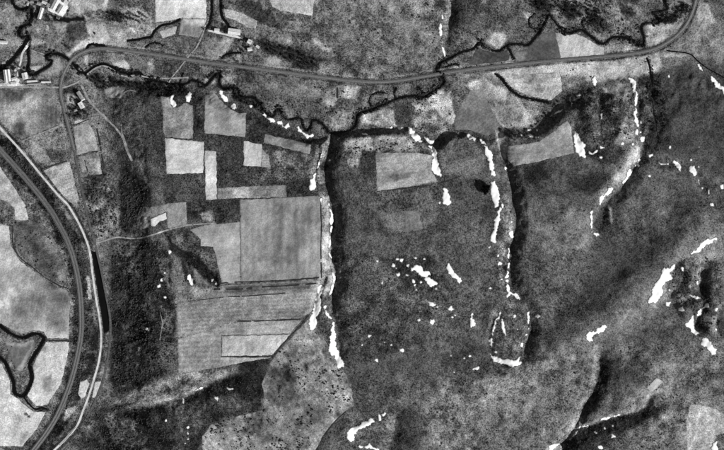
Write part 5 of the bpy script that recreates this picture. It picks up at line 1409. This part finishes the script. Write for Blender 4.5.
for (mx, my, s_) in [(485.5, 186, 1.5), (487, 189, 1.6), (484, 189.5, 1.5), (486, 192, 1.5), (483.5, 187, 1.2), (484.5, 193.5, 1.2), (488, 186.5, 1.3), (482.5, 190.5, 1.1), (486, 188, 1.5), (485, 190.8, 1.5)]:
    tree(mx, my, s_ * 0.85, 'tall dark tree of the lone black clump beside the spindle snowdrift', 'trees of the lone black clump', 'tall_tree', s_ * 1.25)
CLUMPS = [
    ([(88, 78), (98, 74), (120, 81), (165, 85), (186, 86), (188, 94), (164, 94), (140, 90), (122, 85), (100, 90)], 70, 2.4, 'small dark tree in the creek thicket north of the dark field', 'trees of the creek thicket', .9),
    ([(264, 44), (290, 48), (318, 60), (314, 67), (296, 64), (270, 52)], 34, 2.4, 'small dark tree in the thicket just north of the railway', 'trees of the railway thicket', .9),
    ([(107, 12), (124, 13), (150, 15), (150, 20), (124, 23), (108, 20)], 22, 2.2, 'small dark tree in the brush belt near the upper farm', 'trees near the upper farm', .9),
    ([(530, -6), (545, -4), (600, -2), (612, 8), (606, 22), (586, 24), (560, 12), (534, 10)], 52, 2.8, 'small dark tree in the scrub at the top right of the stream', 'trees of the upper stream scrub', 1.0),
    ([(661, 20), (680, 9), (690, 3), (694, 9), (684, 15), (675, 22), (666, 23)], 26, 2.2, 'dark tree of the dense belt beside the railway curve', 'trees of the belt by the railway curve', 1.1),
    ([(234, 90), (246, 99), (262, 106), (264, 113), (244, 104), (234, 98)], 14, 2.4, 'small dark tree on the snowy rim below the stream', 'trees on the snowy rim', .9),
    ([(64, 107), (72, 104), (86, 112), (88, 118), (70, 120)], 12, 2.4, 'small dark tree around the two roadside houses', 'trees by the roadside houses', .9),
    ([(504, 132), (520, 131), (536, 136), (548, 126), (560, 108), (566, 94), (570, 98), (566, 112), (552, 128), (538, 138), (512, 141)], 24, 3.0, 'small dark tree on the shaded rim lobe of the eastern mesa', 'trees on the shaded rim', .8),
    ([(650, 84), (662, 80), (668, 92), (662, 130), (656, 142), (652, 120)], 18, 3.0, 'small dark tree along the ditch on the eastern mesa edge', 'trees along the eastern ditch', .9),
]
for ci, (poly, n, mind, lb, gp, s_) in enumerate(CLUMPS):
    for p in inside_points(poly, n, 400 + ci, mind):
        tree(p[0], p[1], s_ * random.uniform(.65, 1.15), lb, gp)
for (mx, my, lb) in [(226, 29.5, 'dark tree against the end wall of the long light-roofed barn'), (224.5, 31, 'dark tree on the lane side of the long light-roofed barn'), (225.5, 26.5, 'dark tree north of the long light-roofed barn'),
                     (206, 30, 'dark tree at the start of the white farm lane'), (225.5, 8, 'single round tree in the bright tapering strip field'), (68, 47.5, 'single dark tree in the meadow near the railway curve'),
                     (73.5, 99, 'single dark tree in the light yard by the roadside houses'), (28, 427 - 10, 'single dark bush in the very bright corner field'), (237, 61, 'single dark tree in the wedge-shaped paddock')]:
    tree(mx, my, 1.0, lb, None, 'tree', 1.1)


for (poly, n, lb, gp) in [([(26, 8), (36, 4), (37, 20), (30, 22)], 9, 'small dark tree between the stream and the long narrow barn', 'trees by the long narrow barn'),
                          ([(44, 12), (48, 12), (60, 18), (50, 24), (44, 20)], 8, 'small dark tree below the bright yard of the upper farm', 'trees below the bright yard'),
                          ([(0, 66), (18, 62), (20, 70), (12, 74), (10, 68), (0, 70)], 7, 'small dark tree behind the twin-roofed barn', 'trees behind the twin-roofed barn'),
                          ([(242, 34), (248, 36), (246, 52), (240, 50)], 9, 'small dark tree around the small white farmhouse below the lane', 'trees around the small white farmhouse')]:
    for p in inside_points(poly, n, 700 + n, 1.8):
        tree(p[0], p[1], .85 * random.uniform(.7, 1.1), lb, gp)


# ------------------------------------------------------------------ low scrub nobody could count
def scrub(name, pts, rad, label, mat, cat='brush'):
    n = len(pts)
    rg = np.random.default_rng(900 + n)
    r = rad * (.45 + 1.3 * rg.random(n) ** 2.2)
    hgt = r * rg.uniform(.5, 1.0, n)
    z = ground(pts[:, 0], pts[:, 1])
    cx_, cy_ = (pts[:, 0] - CX) * S, (CY - pts[:, 1]) * S
    V = np.zeros((n, 9, 3))
    ph = rg.random(n) * 6.28
    for k in range(4):
        t = ph + k * math.pi / 2
        q = rg.uniform(.7, 1.3, n)
        V[:, k] = np.stack([cx_ + np.cos(t) * r * q, cy_ + np.sin(t) * r * q, z - .25], 1)
        t2 = t + .6
        q = rg.uniform(.5, .95, n)
        V[:, 4 + k] = np.stack([cx_ + np.cos(t2) * r * q, cy_ + np.sin(t2) * r * q, z + hgt * rg.uniform(.5, .9, n)], 1)
    V[:, 8] = np.stack([cx_ + rg.normal(0, .2, n) * r, cy_ + rg.normal(0, .2, n) * r, z + hgt], 1)
    tri = []
    for k in range(4):
        a2, b2 = k, (k + 1) % 4
        tri += [(a2, b2, 4 + a2), (b2, 4 + b2, 4 + a2), (4 + a2, 4 + b2, 8)]
    tri = np.array(tri)
    F = (tri[None] + (np.arange(n) * 9)[:, None, None]).reshape(-1, 3)
    me_ = bpy.data.meshes.new(name)
    me_.vertices.add(n * 9)
    me_.vertices.foreach_set('co', V.reshape(-1).astype(np.float32))
    me_.loops.add(F.size)
    me_.loops.foreach_set('vertex_index', F.ravel().astype(np.int32))
    me_.polygons.add(len(F))
    me_.polygons.foreach_set('loop_start', np.arange(0, F.size, 3, dtype=np.int32))
    me_.update(calc_edges=True)
    me_.materials.append(mat)
    o = bpy.data.objects.new(name, me_)
    C.objects.link(o)
    return tag(o, label, cat, kind='stuff')


def along(line, n, spread, seed):
    rg = np.random.default_rng(seed)
    line = np.asarray(line)
    i = rg.integers(0, len(line) - 1, n)
    p = line[i] + (line[i + 1] - line[i]) * rg.random(n)[:, None]
    t = line[i + 1] - line[i]
    t = t / (np.hypot(t[:, 0], t[:, 1])[:, None] + 1e-9)
    s_ = np.where(rg.random(n) < .5, -1, 1) * rg.uniform(1.0, 1.0 + spread, n)
    return p + np.stack([-t[:, 1], t[:, 0]], 1) * s_[:, None]


bank = np.vstack([along(STREAM, 3200, 0.9, 1), along(STREAM_W, 300, 1.6, 2), along(OXBOW, 700, 1.6, 3), along(SIDE_DITCH, 300, 1.0, 4), along(EAST_DITCH, 300, 2.0, 5)] + [along(q, 60, .8, 6 + k) for k, q in enumerate(SLOUGHS)])
thick = along(STREAM, 3000, 2.6, 77)
thick = thick[vnoise(thick[:, 0], thick[:, 1], 12, 370) > .62]
scrub('bank_thicket', thick, 1.9, 'thicker clumps of dark brush on the stream banks', M_LEAF)
scrub('bank_brush', bank, 0.9, 'dark brush lining the stream and ditches', M_LEAF)
# sagebrush and tussocks over the rough ground: denser where the cover is rough and dark
N = 100000
px_ = np.stack([RNG.uniform(-20, 744, N), RNG.uniform(-20, 470, N)], 1)
tv, tg = paint_tone(px_[:, 0], px_[:, 1])
keep = RNG.random(N) < np.clip((tg - 0.7) * 0.6, 0.02, 0.8) * np.clip((150 - tv) / 80, 0.05, 1)
allowed = np.ones(N, bool)
for name, gv, grain, poly, *_ in FIELDS:
    m = window(px_[:, 0], px_[:, 1], poly, 0)
    if m.any():
        ins = sdf(poly, px_[m, 0], px_[m, 1]) > 0
        ok = RNG.random(ins.shape) < (0.30 if grain > 2 else 0.12 if grain > 1.3 else 0.006)
        allowed[m] &= (~ins | ok)
        if grain > 1.3:
            keep[m] |= ins & ok
for poly, lb in SNOW:
    m = window(px_[:, 0], px_[:, 1], poly, 1)
    if m.any():
        allowed[m] &= sdf(poly, px_[m, 0], px_[m, 1]) < -0.3
for ln, w_ in [(HIGHWAY, 2.4), (RAIL_W, 3.4), (RAIL_N, 2.4), (STREAM, 2.2), (OXBOW, 3.0)]:
    d, _, _ = ldist(ln[::3], px_[:, 0], px_[:, 1])
    allowed &= d > w_
allowed &= sdf(POND, px_[:, 0], px_[:, 1]) < -0.4
scrub('sagebrush', px_[keep & allowed], 0.95, 'low dark sagebrush speckling the mesas and rough ground', M_SAGE)

# scattered darker bushes, thick on the ground in patches
def bushes(spec, seed):
    out = []
    for k, (poly, n, clump) in enumerate(spec):
        rg = np.random.default_rng(seed + k)
        P = np.asarray(poly, float)
        q = P.min(0) + rg.random((n * 14, 2)) * (P.max(0) - P.min(0))
        w_ = sdf(P, q[:, 0], q[:, 1]) > 0.6
        q = q[w_]
        w_ = 0.65 * vnoise(q[:, 0], q[:, 1], 10, 360) + 0.45 * vnoise(q[:, 0], q[:, 1], 3.5, 361) + 0.16 * rg.random(len(q)) > clump
        out.append(q[w_][:n])
    return np.vstack(out)


F13 = [f_[3] for f_ in FIELDS if 'large speckled' in f_[4]][0]
TRI = [f_[3] for f_ in FIELDS if 'light triangular' in f_[4]][0]
ROUGH = [f_[3] for f_ in FIELDS if 'rough dark pasture' in f_[4]][0]
STRIP = [f_[3] for f_ in FIELDS if 'rough speckled strip' in f_[4]][0]
bp_ = bushes([(F13, 750, .76), (TRI, 90, .8), (ROUGH, 120, .66), (STRIP, 120, .76),
              ([(2, 136), (30, 170), (58, 204), (74, 232), (84, 262), (88, 300), (90, 340), (84, 372), (66, 412), (40, 448), (30, 448), (56, 414), (68, 372), (72, 340), (70, 290), (58, 236), (40, 204), (0, 158)], 1500, .55),
              ([(80, 178), (116, 188), (118, 236), (98, 238), (86, 206)], 420, .6), ([(84, 420), (120, 404), (150, 412), (150, 452), (76, 452)], 420, .6),
              ([(110, 244), (164, 242), (172, 300), (172, 372), (112, 394)], 1500, .5), ([(120, 172), (146, 184), (144, 210), (120, 234)], 420, .5),
              ([(228, 0), (446, 0), (444, 66), (350, 74), (240, 60)], 110, .82), ([(240, 72), (350, 84), (350, 120), (262, 100)], 110, .78), ([(360, 110), (454, 92), (452, 130), (420, 136), (360, 126)], 80, .78),
              ([(466, 66), (650, 54), (650, 72), (590, 80), (500, 76)], 40, .8), ([(450, 0), (530, 0), (536, 30), (486, 44), (454, 50)], 90, .78), ([(545, 0), (640, 0), (640, 34), (600, 34), (560, 20)], 160, .72),
              ([(346, 256), (440, 262), (440, 340), (350, 360)], 200, .74), ([(440, 384), (590, 360), (560, 440), (430, 450)], 90, .8), ([(576, 96), (632, 84), (634, 140), (596, 150)], 380, .6),
              ([(345, 142), (404, 137), (430, 149), (376, 151), (352, 166)], 80, .68), ([(166, 176), (320, 156), (320, 196), (240, 198)], 160, .7), ([(0, 0), (150, 12), (150, 44), (60, 46), (0, 60)], 70, .8),
              ([(608, 345), (720, 345), (684, 450), (606, 446)], 50, .8), ([(664, 262), (722, 254), (722, 340), (690, 336)], 300, .6)], 3000)
ok = np.ones(len(bp_), bool)
for ln, w_ in [(HIGHWAY, 2.4), (RAIL_W, 3.6), (RAIL_N, 2.6), (STREAM, 2.0)]:
    d, _, _ = ldist(ln[::3], bp_[:, 0], bp_[:, 1])
    ok &= d > w_
for poly, lb in SNOW:
    m = window(bp_[:, 0], bp_[:, 1], poly, 2)
    if m.any():
        ok[m] &= sdf(poly, bp_[m, 0], bp_[m, 1]) < -1
for f_ in FIELDS:
    if f_[2] < 1.3:
        m = window(bp_[:, 0], bp_[:, 1], f_[3], 0)
        if m.any():
            ok[m] &= sdf(f_[3], bp_[m, 0], bp_[m, 1]) < -0.5
scrub('scattered_bushes', bp_[ok], 1.35, 'scattered dark bushes on rough fields, verges and slopes', M_SHRUB)
